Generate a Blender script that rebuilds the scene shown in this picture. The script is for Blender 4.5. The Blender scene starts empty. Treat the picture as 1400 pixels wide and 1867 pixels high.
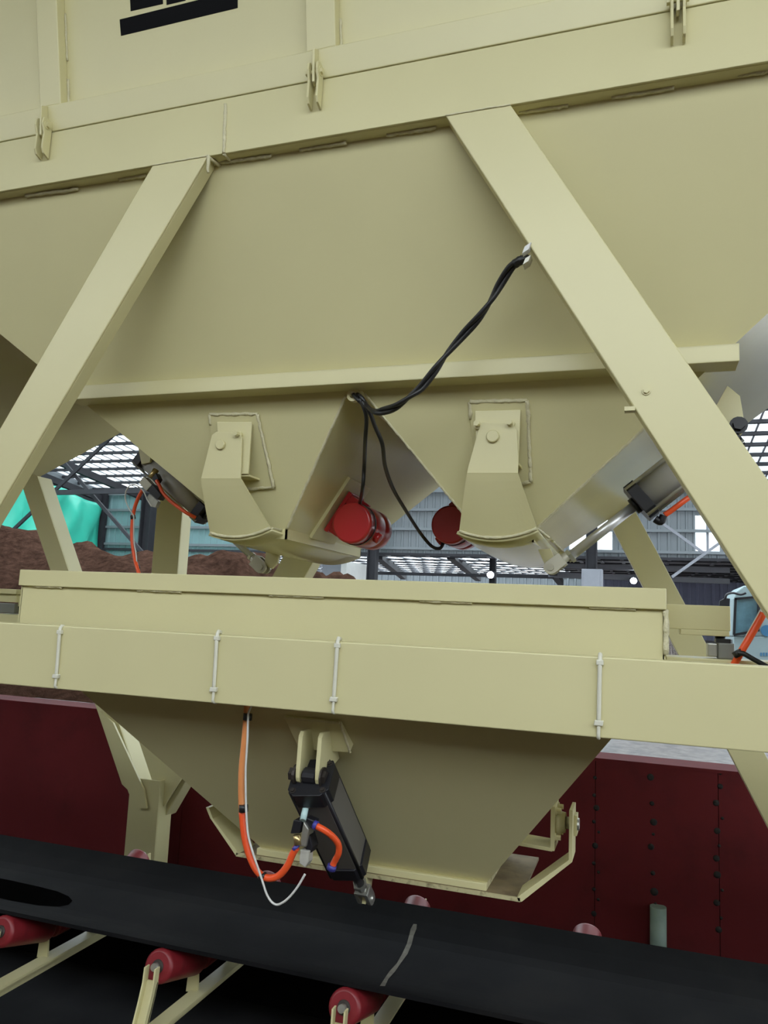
import bpy, bmesh, math, random
from mathutils import Vector, Matrix
random.seed(7)
scene = bpy.context.scene
COL = scene.collection
V = Vector

# ------------------------------------------------------------------ camera
FPX, CX, CY = 1402.0, 700.0, 933.5
EYE = V((0.0, 0.0, 1.65))
_X = V((4154.0, -2.0, -1402.0)).normalized()             # world X in camera axes (right, down, forward)
_U = V((0.0, -10460.0, 1402.0)); _U.x = -(_X.y*_U.y + _X.z*_U.z)/_X.x; _U.normalize()
_Y = _U.cross(_X)
RIGHT = V((_X.x, _Y.x, _U.x)); DOWN = V((_X.y, _Y.y, _U.y)); FWD = V((_X.z, _Y.z, _U.z))
cam_data = bpy.data.cameras.new('camera'); cam = bpy.data.objects.new('camera', cam_data); COL.objects.link(cam)
cam_data.sensor_fit = 'HORIZONTAL'; cam_data.sensor_width = 36.0; cam_data.lens = FPX/1400.0*36.0
cam_data.clip_start = 0.02; cam_data.clip_end = 400
m3 = Matrix((RIGHT, -DOWN, -FWD)).transposed()
cam.matrix_world = Matrix.Translation(EYE) @ m3.to_4x4()
scene.camera = cam

# ------------------------------------------------------------------ world, exposure
scene.view_settings.view_transform = 'Standard'; scene.view_settings.look = 'None'
scene.view_settings.gamma = 1.0; scene.view_settings.use_curve_mapping = False
scene.view_settings.exposure = 0.26
world = bpy.data.worlds.new('overcast_sky'); scene.world = world; world.use_nodes = True
bg = world.node_tree.nodes['Background']
bg.inputs[0].default_value = (0.90, 0.97, 1.0, 1.0); bg.inputs[1].default_value = 4.6
try:
    scene.cycles.max_bounces = 8; scene.cycles.diffuse_bounces = 5; scene.cycles.transparent_max_bounces = 12
    scene.cycles.caustics_reflective = False; scene.cycles.caustics_refractive = False
except Exception: pass

# ------------------------------------------------------------------ pixel helpers (rays of the calibrated camera)
def ray(px, py): return RIGHT*((px-CX)/FPX) + DOWN*((py-CY)/FPX) + FWD
def P(px, py, Y): d = ray(px, py); return EYE + d*(Y/d.y)
def PZ(px, py, z): d = ray(px, py); return EYE + d*((z-EYE.z)/d.z)
def PX(px, py, x): d = ray(px, py); return EYE + d*(x/d.x)
def PL(px, py, pt, n): d = ray(px, py); return EYE + d*((pt-EYE).dot(n)/d.dot(n))
def lerp(a, b, t): return a + (b-a)*t

# ------------------------------------------------------------------ materials
def mat(name, col, rough=0.45, metal=0.0, var=0.06, scale=6.0, bump=0.0, bscale=40.0, coat=0.0, spec=0.5, dark=None, dscale=2.0, damt=0.5, trans=None):
    m = bpy.data.materials.new(name); m.use_nodes = True
    nt = m.node_tree; b = nt.nodes['Principled BSDF']
    tc = nt.nodes.new('ShaderNodeTexCoord')
    n = nt.nodes.new('ShaderNodeTexNoise'); n.inputs['Scale'].default_value = scale; n.inputs['Detail'].default_value = 5
    nt.links.new(tc.outputs['Object'], n.inputs['Vector'])
    r = nt.nodes.new('ShaderNodeValToRGB')
    r.color_ramp.elements[0].position = 0.3; r.color_ramp.elements[1].position = 0.7
    lo = [max(0, c*(1-var)) for c in col]; hi = [min(1, c*(1+var)) for c in col]
    r.color_ramp.elements[0].color = (*lo, 1); r.color_ramp.elements[1].color = (*hi, 1)
    nt.links.new(n.outputs['Fac'], r.inputs['Fac'])
    out = r.outputs['Color']
    if dark is not None:
        n2 = nt.nodes.new('ShaderNodeTexNoise'); n2.inputs['Scale'].default_value = dscale; n2.inputs['Detail'].default_value = 8; n2.inputs['Roughness'].default_value = 0.65
        nt.links.new(tc.outputs['Object'], n2.inputs['Vector'])
        r2 = nt.nodes.new('ShaderNodeValToRGB'); r2.color_ramp.elements[0].position = 0.5; r2.color_ramp.elements[1].position = 0.68
        nt.links.new(n2.outputs['Fac'], r2.inputs['Fac'])
        mul = nt.nodes.new('ShaderNodeMath'); mul.operation = 'MULTIPLY'; mul.inputs[1].default_value = damt
        nt.links.new(r2.outputs['Color'], mul.inputs[0])
        mx = nt.nodes.new('ShaderNodeMix'); mx.data_type = 'RGBA'
        nt.links.new(mul.outputs[0], mx.inputs[0]); nt.links.new(out, mx.inputs[6]); mx.inputs[7].default_value = (*dark, 1)
        out = mx.outputs[2]
    nt.links.new(out, b.inputs['Base Color'])
    b.inputs['Roughness'].default_value = rough; b.inputs['Metallic'].default_value = metal
    b.inputs['Specular IOR Level'].default_value = spec
    b.inputs['Coat Weight'].default_value = coat; b.inputs['Coat Roughness'].default_value = 0.15
    if trans is not None: b.inputs['Transmission Weight'].default_value = trans
    if bump > 0:
        nb = nt.nodes.new('ShaderNodeTexNoise'); nb.inputs['Scale'].default_value = bscale; nb.inputs['Detail'].default_value = 4
        nt.links.new(tc.outputs['Object'], nb.inputs['Vector'])
        bp = nt.nodes.new('ShaderNodeBump'); bp.inputs['Strength'].default_value = bump; bp.inputs['Distance'].default_value = 0.01
        nt.links.new(nb.outputs['Fac'], bp.inputs['Height']); nt.links.new(bp.outputs['Normal'], b.inputs['Normal'])
    return m
CREAM = (0.62, 0.575, 0.325)
M = {}
M['cream'] = mat('cream_paint', CREAM, rough=0.38, var=0.025, scale=2.5, bump=0.02, bscale=25, spec=0.5)
M['bead'] = mat('cream_weld', (0.60, 0.56, 0.37), rough=0.42, var=0.08, scale=60, bump=0.4, bscale=160)
M['gloss'] = mat('cream_gloss', CREAM, rough=0.22, var=0.03, scale=3, bump=0.03, bscale=60, spec=0.6)
M['rust'] = mat('rusty_cream', (0.50, 0.45, 0.26), rough=0.55, var=0.1, scale=30, dark=(0.07, 0.045, 0.02), dscale=45, damt=0.75)
M['brown'] = mat('dirty_brown_plate', (0.17, 0.125, 0.065), rough=0.8, var=0.25, scale=14, dark=(0.08, 0.05, 0.025), dscale=9, damt=0.8)
M['tiew'] = mat('painted_tie', (0.66, 0.65, 0.55), rough=0.4, var=0.04)
M['black'] = mat('black_print', (0.006, 0.006, 0.007), rough=0.8, var=0.1, spec=0.1)
M['blkcap'] = mat('black_anodised', (0.012, 0.012, 0.016), rough=0.4, var=0.2, spec=0.4)
M['rubber'] = mat('black_cable', (0.012, 0.012, 0.013), rough=0.42, var=0.2)
M['belt'] = mat('belt_rubber', (0.009, 0.009, 0.010), rough=0.85, spec=0.04, var=0.3, scale=3, bump=0.05, bscale=30, dark=(0.014, 0.013, 0.012), dscale=3)
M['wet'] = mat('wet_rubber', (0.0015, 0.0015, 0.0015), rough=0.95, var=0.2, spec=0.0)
M['dust'] = mat('pale_dust', (0.10, 0.09, 0.07), rough=0.9, var=0.3, scale=30)
M['redw'] = mat('red_wall', (0.12, 0.016, 0.019), rough=0.75, spec=0.15, var=0.12, scale=2.5, bump=0.06, bscale=14, dark=(0.06, 0.012, 0.014), dscale=3, damt=0.5)
M['hole'] = mat('dark_hole', (0.012, 0.010, 0.010), rough=0.8, var=0.2)
M['red'] = mat('red_enamel', (0.42, 0.020, 0.024), rough=0.28, var=0.05, coat=0.3)
M['roller'] = mat('red_roller', (0.19, 0.012, 0.018), rough=0.45, var=0.1, dark=(0.05, 0.006, 0.008), dscale=8)
M['steel'] = mat('zinc_steel', (0.50, 0.50, 0.46), rough=0.35, metal=0.8, var=0.1, scale=20)
M['chrome'] = mat('chrome_rod', (0.60, 0.60, 0.60), rough=0.35, metal=0.7, var=0.03)
M['alu'] = mat('aluminium_barrel', (0.46, 0.45, 0.42), rough=0.45, metal=0.2, var=0.05)
M['darkalu'] = mat('grey_barrel', (0.16, 0.15, 0.145), rough=0.42, metal=0.35, var=0.05)
M['brass'] = mat('brass', (0.55, 0.42, 0.20), rough=0.3, metal=0.9, var=0.08)
M['valve'] = mat('valve_body', (0.42, 0.40, 0.32), rough=0.4, metal=0.4, var=0.06)
M['clear'] = mat('clear_plastic', (0.62, 0.61, 0.55), rough=0.25, var=0.15, scale=40, trans=0.35)
M['blue'] = mat('blue_ring', (0.05, 0.05, 0.30), rough=0.4, var=0.1)
M['cyan'] = mat('pale_blue_fitting', (0.45, 0.62, 0.62), rough=0.35, var=0.05)
M['orange'] = mat('orange_hose', (0.85, 0.10, 0.025), rough=0.35, var=0.08, scale=5)
M['peach'] = mat('faded_hose', (0.72, 0.27, 0.09), rough=0.4, var=0.08)
M['white'] = mat('white_wire', (0.62, 0.62, 0.60), rough=0.4, var=0.04)
M['bolt'] = mat('brown_bolt', (0.06, 0.05, 0.045), rough=0.5, metal=0.6, var=0.2)
M['sand'] = mat('brown_sand', (0.078, 0.042, 0.030), rough=1.0, var=0.35, scale=14, bump=1.0, bscale=30, spec=0.0, dark=(0.028, 0.016, 0.012), dscale=5, damt=0.7)
M['gravel'] = mat('grey_gravel', (0.26, 0.215, 0.20), rough=0.85, var=0.55, scale=70, bump=1.0, bscale=60, dark=(0.08, 0.065, 0.07), dscale=20, damt=0.7)
M['wetyard'] = mat('wet_yard', (0.20, 0.17, 0.165), rough=0.42, var=0.4, scale=16, bump=0.5, bscale=26, dark=(0.05, 0.045, 0.05), dscale=7, damt=0.8)
M['floor'] = mat('floor_concrete', (0.085, 0.060, 0.038), rough=0.8, var=0.2, scale=2, bump=0.1, bscale=10)
M['dirt'] = mat('pit_dirt', (0.022, 0.019, 0.017), rough=0.95, var=0.3, scale=3, bump=0.3, bscale=12, spec=0.1)
M['sheet'] = mat('grey_sheet', (0.15, 0.17, 0.185), rough=0.5, var=0.1, scale=0.4)
M['teal'] = mat('teal_sheet', (0.17, 0.28, 0.29), rough=0.5, var=0.12, scale=0.4)
M['darkb'] = mat('dark_blue_sheet', (0.17, 0.18, 0.26), rough=0.6, var=0.15, scale=0.6)
M['frame'] = mat('dark_grey_steel', (0.030, 0.030, 0.035), rough=0.7, spec=0.2, var=0.15, scale=3)
M['tarp'] = mat('green_tarp', (0.05, 0.52, 0.38), rough=0.33, var=0.08, scale=0.5, bump=0.5, bscale=1.3)
M['roof'] = mat('roof_sheet', (0.45, 0.46, 0.48), rough=0.6, var=0.08)
M['cabm'] = mat('pale_cab_paint', (0.28, 0.37, 0.39), rough=0.35, var=0.04)
M['glassb'] = mat('cab_glass', (0.10, 0.20, 0.25), rough=0.08, var=0.5, scale=3, spec=0.8)
M['ink'] = mat('blue_lettering', (0.04, 0.16, 0.30), rough=0.5, var=0.05)
M['grey'] = mat('grey_cabinet', (0.20, 0.21, 0.24), rough=0.5, var=0.04)
M['loadc'] = mat('loadcell_grey', (0.22, 0.225, 0.21), rough=0.45, metal=0.4, var=0.08)
M['greenpipe'] = mat('pale_green_pipe', (0.22, 0.30, 0.27), rough=0.5, var=0.15, scale=12)
def skymat():
    m = bpy.data.materials.new('translucent_skylight'); m.use_nodes = True; nt = m.node_tree
    nt.nodes.remove(nt.nodes['Principled BSDF'])
    o = nt.nodes['Material Output']; t = nt.nodes.new('ShaderNodeBsdfTransparent'); t.inputs[0].default_value = (0.80, 0.84, 0.86, 1)
    d = nt.nodes.new('ShaderNodeBsdfTranslucent'); d.inputs[0].default_value = (0.8, 0.85, 0.87, 1)
    mx = nt.nodes.new('ShaderNodeMixShader'); mx.inputs[0].default_value = 0.35
    nt.links.new(t.outputs[0], mx.inputs[1]); nt.links.new(d.outputs[0], mx.inputs[2]); nt.links.new(mx.outputs[0], o.inputs[0])
    return m
M['skyl'] = skymat()
def lampmat():
    m = bpy.data.materials.new('lamp_light'); m.use_nodes = True; b = m.node_tree.nodes['Principled BSDF']
    n = m.node_tree.nodes.new('ShaderNodeTexNoise'); n.inputs['Scale'].default_value = 2
    b.inputs['Emission Color'].default_value = (0.85, 0.92, 1, 1); b.inputs['Emission Strength'].default_value = 30
    return m
M['lamp'] = lampmat()

# ------------------------------------------------------------------ mesh builder
class MB:
    def __init__(s): s.v = []; s.f = []; s.sm = []
    def add(s, vs, fs, smooth=False):
        o = len(s.v); s.v += [V(a) for a in vs]
        for f in fs: s.f.append([i+o for i in f]); s.sm.append(smooth)
        return s
    def prism(s, pts, ext):
        n = len(pts); e = V(ext)
        vs = [V(p) for p in pts] + [V(p)+e for p in pts]
        nn = V((0,0,0))
        for i in range(n): nn += V(pts[i]).cross(V(pts[(i+1) % n]))
        flip = nn.dot(e) > 0
        fs = [list(range(n)), list(range(2*n-1, n-1, -1))] + [[i, i+n, (i+1) % n+n, (i+1) % n] for i in range(n)]
        if flip: fs = [f[::-1] for f in fs]
        return s.add(vs, fs)
    def loft(s, a, b, ta, tb):               # solid between polygon a and polygon b (same count)
        n = len(a); vs = list(a)+list(b)
        return s.add(vs, [list(range(n))[::-1], list(range(n, 2*n))] + [[i, (i+1) % n, (i+1) % n+n, i+n] for i in range(n)])
    def box(s, c, ax, ay, az):               # half vectors
        c = V(c); ax, ay, az = V(ax), V(ay), V(az)
        if ax.cross(ay).dot(az) < 0: ax = -ax
        vs = [c+ax*i+ay*j+az*k for i in (-1,1) for j in (-1,1) for k in (-1,1)]
        return s.add(vs, [[0,1,3,2],[4,6,7,5],[0,4,5,1],[2,3,7,6],[0,2,6,4],[1,5,7,3]])
    def abox(s, x0, x1, y0, y1, z0, z1):
        return s.box(((x0+x1)/2,(y0+y1)/2,(z0+z1)/2), ((x1-x0)/2,0,0), (0,(y1-y0)/2,0), (0,0,(z1-z0)/2))
    def bar(s, p0, p1, w, h, up=(0,0,1)):
        p0, p1 = V(p0), V(p1); d = p1-p0; dn = d.normalized()
        sd = dn.cross(V(up))
        if sd.length < 1e-4: sd = dn.cross(V((1,0,0)))
        sd.normalize(); u = sd.cross(dn)
        return s.box((p0+p1)/2, d/2, sd*w/2, u*h/2)
    def rev(s, o, ax, prof, n=20, smooth=True):   # prof [(t,r)] along axis
        o, ax = V(o), V(ax).normalized()
        a = ax.orthogonal().normalized(); b = ax.cross(a)
        vs = []; fs = []
        for t, r in prof:
            for i in range(n):
                an = 2*math.pi*i/n; vs.append(o+ax*t+(a*math.cos(an)+b*math.sin(an))*r)
        k = len(prof)
        for j in range(k-1):
            for i in range(n):
                fs.append([j*n+i, j*n+(i+1) % n, (j+1)*n+(i+1) % n, (j+1)*n+i])
        off = len(s.v); s.add(vs, fs, smooth)
        s.f.append([off+i for i in range(n)][::-1]); s.sm.append(False)
        s.f.append([off+(k-1)*n+i for i in range(n)]); s.sm.append(False)
        return s
    def cyl(s, p0, p1, r, n=16, smooth=True):
        d = V(p1)-V(p0); return s.rev(p0, d, [(0, r), (d.length, r)], n, smooth)
    def tube(s, pts, r, n=8, sub=6, jitter=0.0):
        pts = [V(p) for p in pts]
        if sub > 1 and len(pts) > 2:
            q = []
            for i in range(len(pts)-1):
                p0 = pts[max(i-1, 0)]; p1 = pts[i]; p2 = pts[i+1]; p3 = pts[min(i+2, len(pts)-1)]
                for k in range(sub):
                    t = k/sub
                    q.append(0.5*((2*p1)+(p2-p0)*t+(2*p0-5*p1+4*p2-p3)*t*t+(3*p1-p0-3*p2+p3)*t*t*t))
            q.append(pts[-1]); pts = q
        vs = []; fs = []; prev = None
        for i, p in enumerate(pts):
            d = (pts[min(i+1, len(pts)-1)]-pts[max(i-1, 0)]).normalized()
            if prev is None: a = d.orthogonal().normalized()
            else:
                a = prev-d*prev.dot(d); a.normalize()
            prev = a; b = d.cross(a)
            rr = (r[i*len(r)//len(pts)] if isinstance(r, (list, tuple)) else r)*(1+random.uniform(-jitter, jitter))
            for k in range(n):
                an = 2*math.pi*k/n; vs.append(p+(a*math.cos(an)+b*math.sin(an))*rr)
        for j in range(len(pts)-1):
            for k in range(n): fs.append([j*n+k, j*n+(k+1) % n, (j+1)*n+(k+1) % n, (j+1)*n+k])
        off = len(s.v); s.add(vs, fs, True); L = len(pts)
        s.f.append([off+k for k in range(n)][::-1]); s.sm.append(False); s.f.append([off+(L-1)*n+k for k in range(n)]); s.sm.append(False)
        return s
    def build(s, name, m, parent=None, bevel=0.0):
        base = parent['_w'] if parent is not None and '_w' in parent.keys() else None
        if parent is None:
            xs = [v.x for v in s.v]; ys = [v.y for v in s.v]; zs = [v.z for v in s.v]
            org = V(((min(xs)+max(xs))/2, (min(ys)+max(ys))/2, min(zs)))
        else: org = V(base)
        me = bpy.data.meshes.new(name); me.from_pydata([v-org for v in s.v], [], s.f); me.update()
        for p, q in zip(me.polygons, s.sm): p.use_smooth = q
        me.materials.append(M[m])
        o = bpy.data.objects.new(name, me); COL.objects.link(o)
        if parent is None: o.location = org
        else: o.parent = parent
        o['_w'] = tuple(org)
        if bevel > 0:
            b = o.modifiers.new('bevel', 'BEVEL'); b.width = bevel; b.segments = 2; b.limit_method = 'ANGLE'; b.angle_limit = math.radians(40)
        return o
def tag(o, label=None, cat=None, group=None, kind=None):
    if label: o['label'] = label
    if cat: o['category'] = cat
    if group: o['group'] = group
    if kind: o['kind'] = kind
    return o
def empty(name, loc, label=None, cat=None, group=None, kind=None):
    o = bpy.data.objects.new(name, None); COL.objects.link(o); o.location = V(loc); o.empty_display_size = 0.05
    o['_w'] = tuple(V(loc)); return tag(o, label, cat, group, kind)
def bead(p0, p1, r=0.005, parent=None, name='weld_bead', m='bead'):
    p0, p1 = V(p0), V(p1); n = max(4, int((p1-p0).length/0.010))
    pts = [lerp(p0, p1, i/n)+V((random.uniform(-1,1), random.uniform(-1,1), random.uniform(-1,1)))*r*0.22 for i in range(n+1)]
    return MB().tube(pts, r, 6, 1, 0.22).build(name, m, parent)
def hexbolt(mb, p, ax, r, t):
    ax = V(ax).normalized(); mb.rev(p, ax, [(0, r*1.5), (t*0.35, r*1.5)], 14, False); mb.rev(V(p)+ax*t*0.35, ax, [(0, r), (t*0.65, r)], 6, False)
    return mb
def channel(mb, quad, back, depth, th=0.007):      # quad: web face corners a,b,c,d (a-b one long edge, d-c the other); flanges go along back
    a, b, c, d = [V(q) for q in quad]; bk = V(back).normalized()
    mb.prism([a, b, c, d], bk*th)
    w = (d-a).normalized(); w2 = (c-b).normalized()
    mb.prism([a+bk*th, b+bk*th, b+w2*th+bk*th, a+w*th+bk*th], bk*(depth-th))
    mb.prism([d+bk*th, c+bk*th, c-w2*th+bk*th, d-w*th+bk*th], bk*(depth-th))
    return mb

# ------------------------------------------------------------------ principal planes
D0 = 1.0
_h = P(700, 1175, 1.0).z - P(700, 1310, 1.0).z
D0 = 0.18/_h                                        # front frame plane, lower beam 180 mm deep
zB0 = P(700, 230, D0).z; zB1 = P(700, 123, D0).z    # top beam
zL1 = P(700, 1175, D0).z; zL0 = P(700, 1310, D0).z  # lower beam
XA, XB = -5.2, 3.6
YT = D0+0.045; SL = 0.42                            # sloping front wall of the bins
FW_P = V((0, YT, zB0)); FW_N = V((0, 1, SL)).normalized()
def F(px, py, off=0.0): return PL(px, py, FW_P - FW_N*off, FW_N)     # off > 0: proud of the wall
def wallY(z): return YT + SL*(zB0-z)
print('D0', D0, 'beam', zB0, zB1, 'low', zL0, zL1)

# ================================================================== SETTING
YW = 4.15                                            # red retaining wall
zW = P(700, 1345, YW).z
tag(MB().abox(-30, 30, -6.5, 1.2, -0.25, -0.05).build('floor', 'floor'), kind='structure')
tag(MB().abox(-30, 30, 1.2, YW+0.1, -0.45, -0.25).build('floor_pit', 'dirt'), kind='structure')
tag(MB().abox(-40, 30, YW+0.22, 75, zW-0.35, zW-0.04).build('floor_yard', 'wetyard'), kind='structure')

# red retaining wall: plates with bolt marks
wr = empty('wall_retaining', (0, YW, -0.25), kind='structure')
xs = [-7.2, -4.9, P(330, 1500, YW).x, P(1085, 1500, YW).x, P(1310, 1500, YW).x, 3.6]
for i in range(len(xs)-1):
    MB().abox(xs[i]+0.0015, xs[i+1]-0.0015, YW, YW+0.02, -0.25, zW).build('steel_plate', 'redw', wr)
MB().abox(xs[0], xs[-1], YW-0.004, YW+0.20, zW-0.012, zW+0.004).build('top_edge', 'redw', wr)
MB().abox(xs[0], xs[-1], YW+0.02, YW+0.20, -0.25, zW-0.02).build('concrete_core', 'dirt', wr)
for cx0, lst in ((1086, [(1418,5),(1450,5),(1473,8),(1498,5),(1517,4),(1542,8),(1574,5),(1590,4),(1621,5),(1640,4),(1666,7)]),
                 (1189, [(1417,9),(1465,6),(1499,9),(1521,4),(1544,8),(1592,6),(1626,10),(1648,4)]),
                 (1309, [(1411,3),(1434,7),(1464,8),(1492,4),(1515,8),(1542,4),(1565,8),(1595,9),(1623,4),(1646,8),(1674,4),(1695,8)])):
    for k, (yy, rr) in enumerate(lst):
        c = P(cx0+random.uniform(-4, 4)+(5 if rr < 5 else 0), yy, YW)
        r = rr*0.0021
        MB().rev(c+V((0,0.002,0)), (0,-1,0), [(0, r), (0.004, r*0.8), (0.007, r*0.35)], 10).build('bolt_mark', 'hole', wr)
c = P(1200, 1690, YW-0.05)
gp = MB(); gp.cyl(V((c.x, YW-0.03, c.z+0.085)), V((c.x, YW-0.03, -0.05)), 0.038, 20); gp.build('drain_pipe', 'greenpipe', wr)
# ------------------------------------------------------------------ building
YE = 28.0                                            # eave wall
zE1 = P(225, 898, YE).z; zE0 = P(740, 1012, YE).z
XLW = P(182, 950, YE).x
def corr(mb, x0, x1, z0, z1, Y, pitch=0.30, dep=0.035):
    n = max(1, int(round((x1-x0)/pitch))); p = (x1-x0)/n; pr = []
    for i in range(n):
        b = x0+i*p; pr += [(b, 0), (b+p*0.62, 0), (b+p*0.70, -dep), (b+p*0.92, -dep)]
    pr.append((x1, 0))
    vs = []
    for x, d in pr: vs += [(x, Y+d, z0), (x, Y+d, z1), (x, Y+d+0.01, z0), (x, Y+d+0.01, z1)]
    fs = []
    for i in range(len(pr)-1):
        a = i*4; fs += [[a, a+4, a+5, a+1], [a+2, a+3, a+7, a+6]]
    return mb.add(vs, fs)
wb = empty('wall_back', (0, YE, zE0), kind='structure')
win = [(P(1038, 1000, YE).x, P(1116, 1000, YE).x, P(1080, 1004, YE).z, P(1080, 946, YE).z),
       (P(1268, 1000, YE).x, P(1312, 1000, YE).x, P(1290, 1006, YE).z, P(1290, 940, YE).z)]
edges = [XLW]
while edges[-1] < 16: edges.append(edges[-1]+2.4)
wx = sorted(set(edges+[w[0] for w in win]+[w[1] for w in win]))
for a, b in zip(wx[:-1], wx[1:]):
    mid = (a+b)/2; w = next((w for w in win if w[0] <= mid <= w[1]), None)
    sheet = 'teal' if mid < P(480, 980, YE).x else 'sheet'
    top = zE1 if mid < P(480, 980, YE).x else zE1+5.0
    if w is None: corr(MB(), a, b, zE0 if sheet == 'sheet' else zE0-2.2, top, YE).build('wall_sheet', sheet, wb)
    else:
        if w[2]-zE0 > 0.05: corr(MB(), a, b, zE0, w[2], YE).build('wall_sheet', sheet, wb)
        corr(MB(), a, b, w[3], top, YE).build('wall_sheet', sheet, wb)
for w in win:
    MB().abox(w[0], w[1], YE+0.0, YE+0.01, w[2], w[3]).build('window_pane', 'skyl', wb)
    for px in ((w[0]+w[1])/2,): MB().abox(px-0.04, px+0.04, YE-0.05, YE+0.05, w[2], w[3]).build('window_mullion', 'grey', wb)
for zz in (zE0+0.02, P(740, 1000, YE).z, P(740, 965, YE).z, P(740, 930, YE).z, P(740, 897, YE).z, P(740, 870, YE).z):
    MB().abox(XLW, 16, YE-0.16, YE-0.07, zz-0.05, zz+0.05).build('wall_girt', 'frame' if zz < zE0+0.1 else 'sheet', wb)
# eave columns, ties and braces
def col(px, w, y0, y1, Y, label, m='frame'):
    x = P(px, (y0+y1)/2, Y).x; z1 = P(px, y0, Y).z; z0 = P(px, y1, Y).z if y1 < 1100 else zW-0.05
    t = MB(); ww = w/FPX*Y*1.05
    t.abox(x-ww/2, x+ww/2, Y-0.012, Y+0.012, z0, z1); t.abox(x-ww/2, x-ww/2+0.03, Y-ww/2, Y+ww/2, z0, z1); t.abox(x+ww/2-0.03, x+ww/2, Y-ww/2, Y+ww/2, z0, z1)
    o = t.build('steel_column', m); tag(o, label, 'column', 'steel columns of the shed'); return o
col(267, 24, 780, 1200, YE-0.8, 'dark grey steel column beside the teal sheet wall, left of the cream post')
col(681, 17, 780, 1200, YE-0.8, 'dark steel column below the left red vibrator motor')
col(897, 11, 1000, 1200, YE+1.5, 'thin dark column behind the right hopper gate with a lamp on it')
col(1078, 18, 930, 1200, YE-1.0, 'grey steel column standing above the grey electrical cabinet')
def brace(name, a, b, Y, w, label, cat, m='frame'):
    p, q = P(*a, Y), P(*b, Y)
    return tag(MB().bar(p, q, w, w*0.7, (0,1,0)).build(name, m), label, cat)
tag(MB().abox(XLW+0.05, XLW+0.45, YE-0.30, YE-0.1, zW-0.04, zE1).build('corner_column', 'frame'), 'dark corner column between the green tarpaulin and the teal wall', 'column')
brace('roof_brace', (222, 779), (20, 970), 21.0, 0.11, 'dark diagonal brace rising to the right across the green tarp', 'brace')
brace('roof_brace', (105, 830), (262, 1010), 21.15, 0.11, 'dark diagonal brace falling to the right past the green tarp', 'brace')
brace('tie_beam', (60, 899), (285, 894), 20.85, 0.16, 'dark horizontal tie beam crossing the two diagonal braces', 'beam')
brace('wall_brace', (1160, 920), (1285, 1010), 26.5, 0.09, 'thin pale brace falling to the right under the bright shed window', 'brace', 'grey')
brace('wall_brace', (1225, 1052), (1312, 990), 26.4, 0.09, 'thin pale brace rising to the right toward the bright window', 'brace', 'grey')
# near roof: rises from the eave toward the viewer; translucent over the yard, mixed sheets over the plant
cl = empty('ceiling', (0, 10, zE1), kind='structure')
RS = 0.10
def rz(y): return zE1+0.1+RS*(YE-y) if y > 15 else lerp(4.4, zE1+0.1+RS*(YE-15), (y+1.0)/16.0)
def roofpanel(x0, x1, y0, y1, m, ribs=True, nm='roof_sheet'):
    t = MB(); n = max(1, int(round((x1-x0)/0.6))); p = (x1-x0)/n
    pr = []
    for i in range(n):
        b = x0+i*p
        pr += [(b, 0), (b+p*0.78, 0), (b+p*0.84, 0.05), (b+p*0.94, 0.05)] if ribs else [(b, 0)]
    pr.append((x1, 0))
    vs = []
    for x, d in pr: vs += [(x, y0, rz(y0)+d), (x, y1, rz(y1)+d)]
    fs = [[2*i, 2*i+2, 2*i+3, 2*i+1] for i in range(len(pr)-1)]
    return t.add(vs, fs).build(nm, m, cl)
for a in range(-24, 16, 4):
    for y0, y1 in ((15, 19.3), (19.3, 23.6), (23.6, YE+0.3)):
        roofpanel(a, a+4, y0, y1, 'skyl', nm='skylight_sheet')
RIBS = MB()
x = -24.0
while x < 16:
    RIBS.prism([(x, 19.3, rz(19.3)-0.02), (x, YE, rz(YE)-0.02), (x+0.05, YE, rz(YE)-0.02), (x+0.05, 19.3, rz(19.3)-0.02)], (0, 0, -0.03)); x += 0.42
tag(RIBS.build('sheet_ribs', 'grey', cl), kind='stuff')
y = 16.0
while y < YE:
    MB().abox(XLW-3, 16, y-0.06, y+0.06, rz(y)-0.15, rz(y)-0.05).build('purlin', 'frame', cl); y += 0.95
for px in (P(250, 871, 27).x, XLW+0.2, 0.0, 8.0):
    MB().bar((px, 15, rz(15)-0.45), (px, YE, rz(YE)-0.45), 0.16, 0.26).build('rafter', 'frame', cl)
for a in range(-24, 16, 4):                         # unseen roof over plant and aisle; low edge and skylights shape the light
    for y0, y1 in ((-1.0, 2.2), (2.2, 6.5), (6.5, 10.8), (10.8, 15)):
        sk = (a % 8 == 0 and y0 > 6) or y0 > 10
        roofpanel(a, a+4, y0, y1, 'skyl' if sk else 'roof', nm='skylight_sheet' if sk else 'roof_sheet')
# aisle side: unseen walls added to block low light, gap above lets sky in
tag(MB().abox(-1.6, 14, -2.8, -2.6, -0.05, 3.35).build('wall_front', 'floor'), kind='structure')
tag(MB().abox(-14, -1.6, -2.8, -2.6, -0.05, 4.3).build('wall_front_tall', 'floor'), kind='structure')  # added taller block, so the light comes from the right
tag(MB().abox(14, 14.2, 2.2, 9.0, -0.05, 6.6).build('wall_right', 'sheet'), kind='structure')  # unseen, added to close off light from the right side
tag(MB().abox(-14.2, -14, -2.6, 4.0, -0.05, 6.6).build('wall_aisle', 'sheet'), kind='structure')  # unseen, added to close off light from the left side
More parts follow.
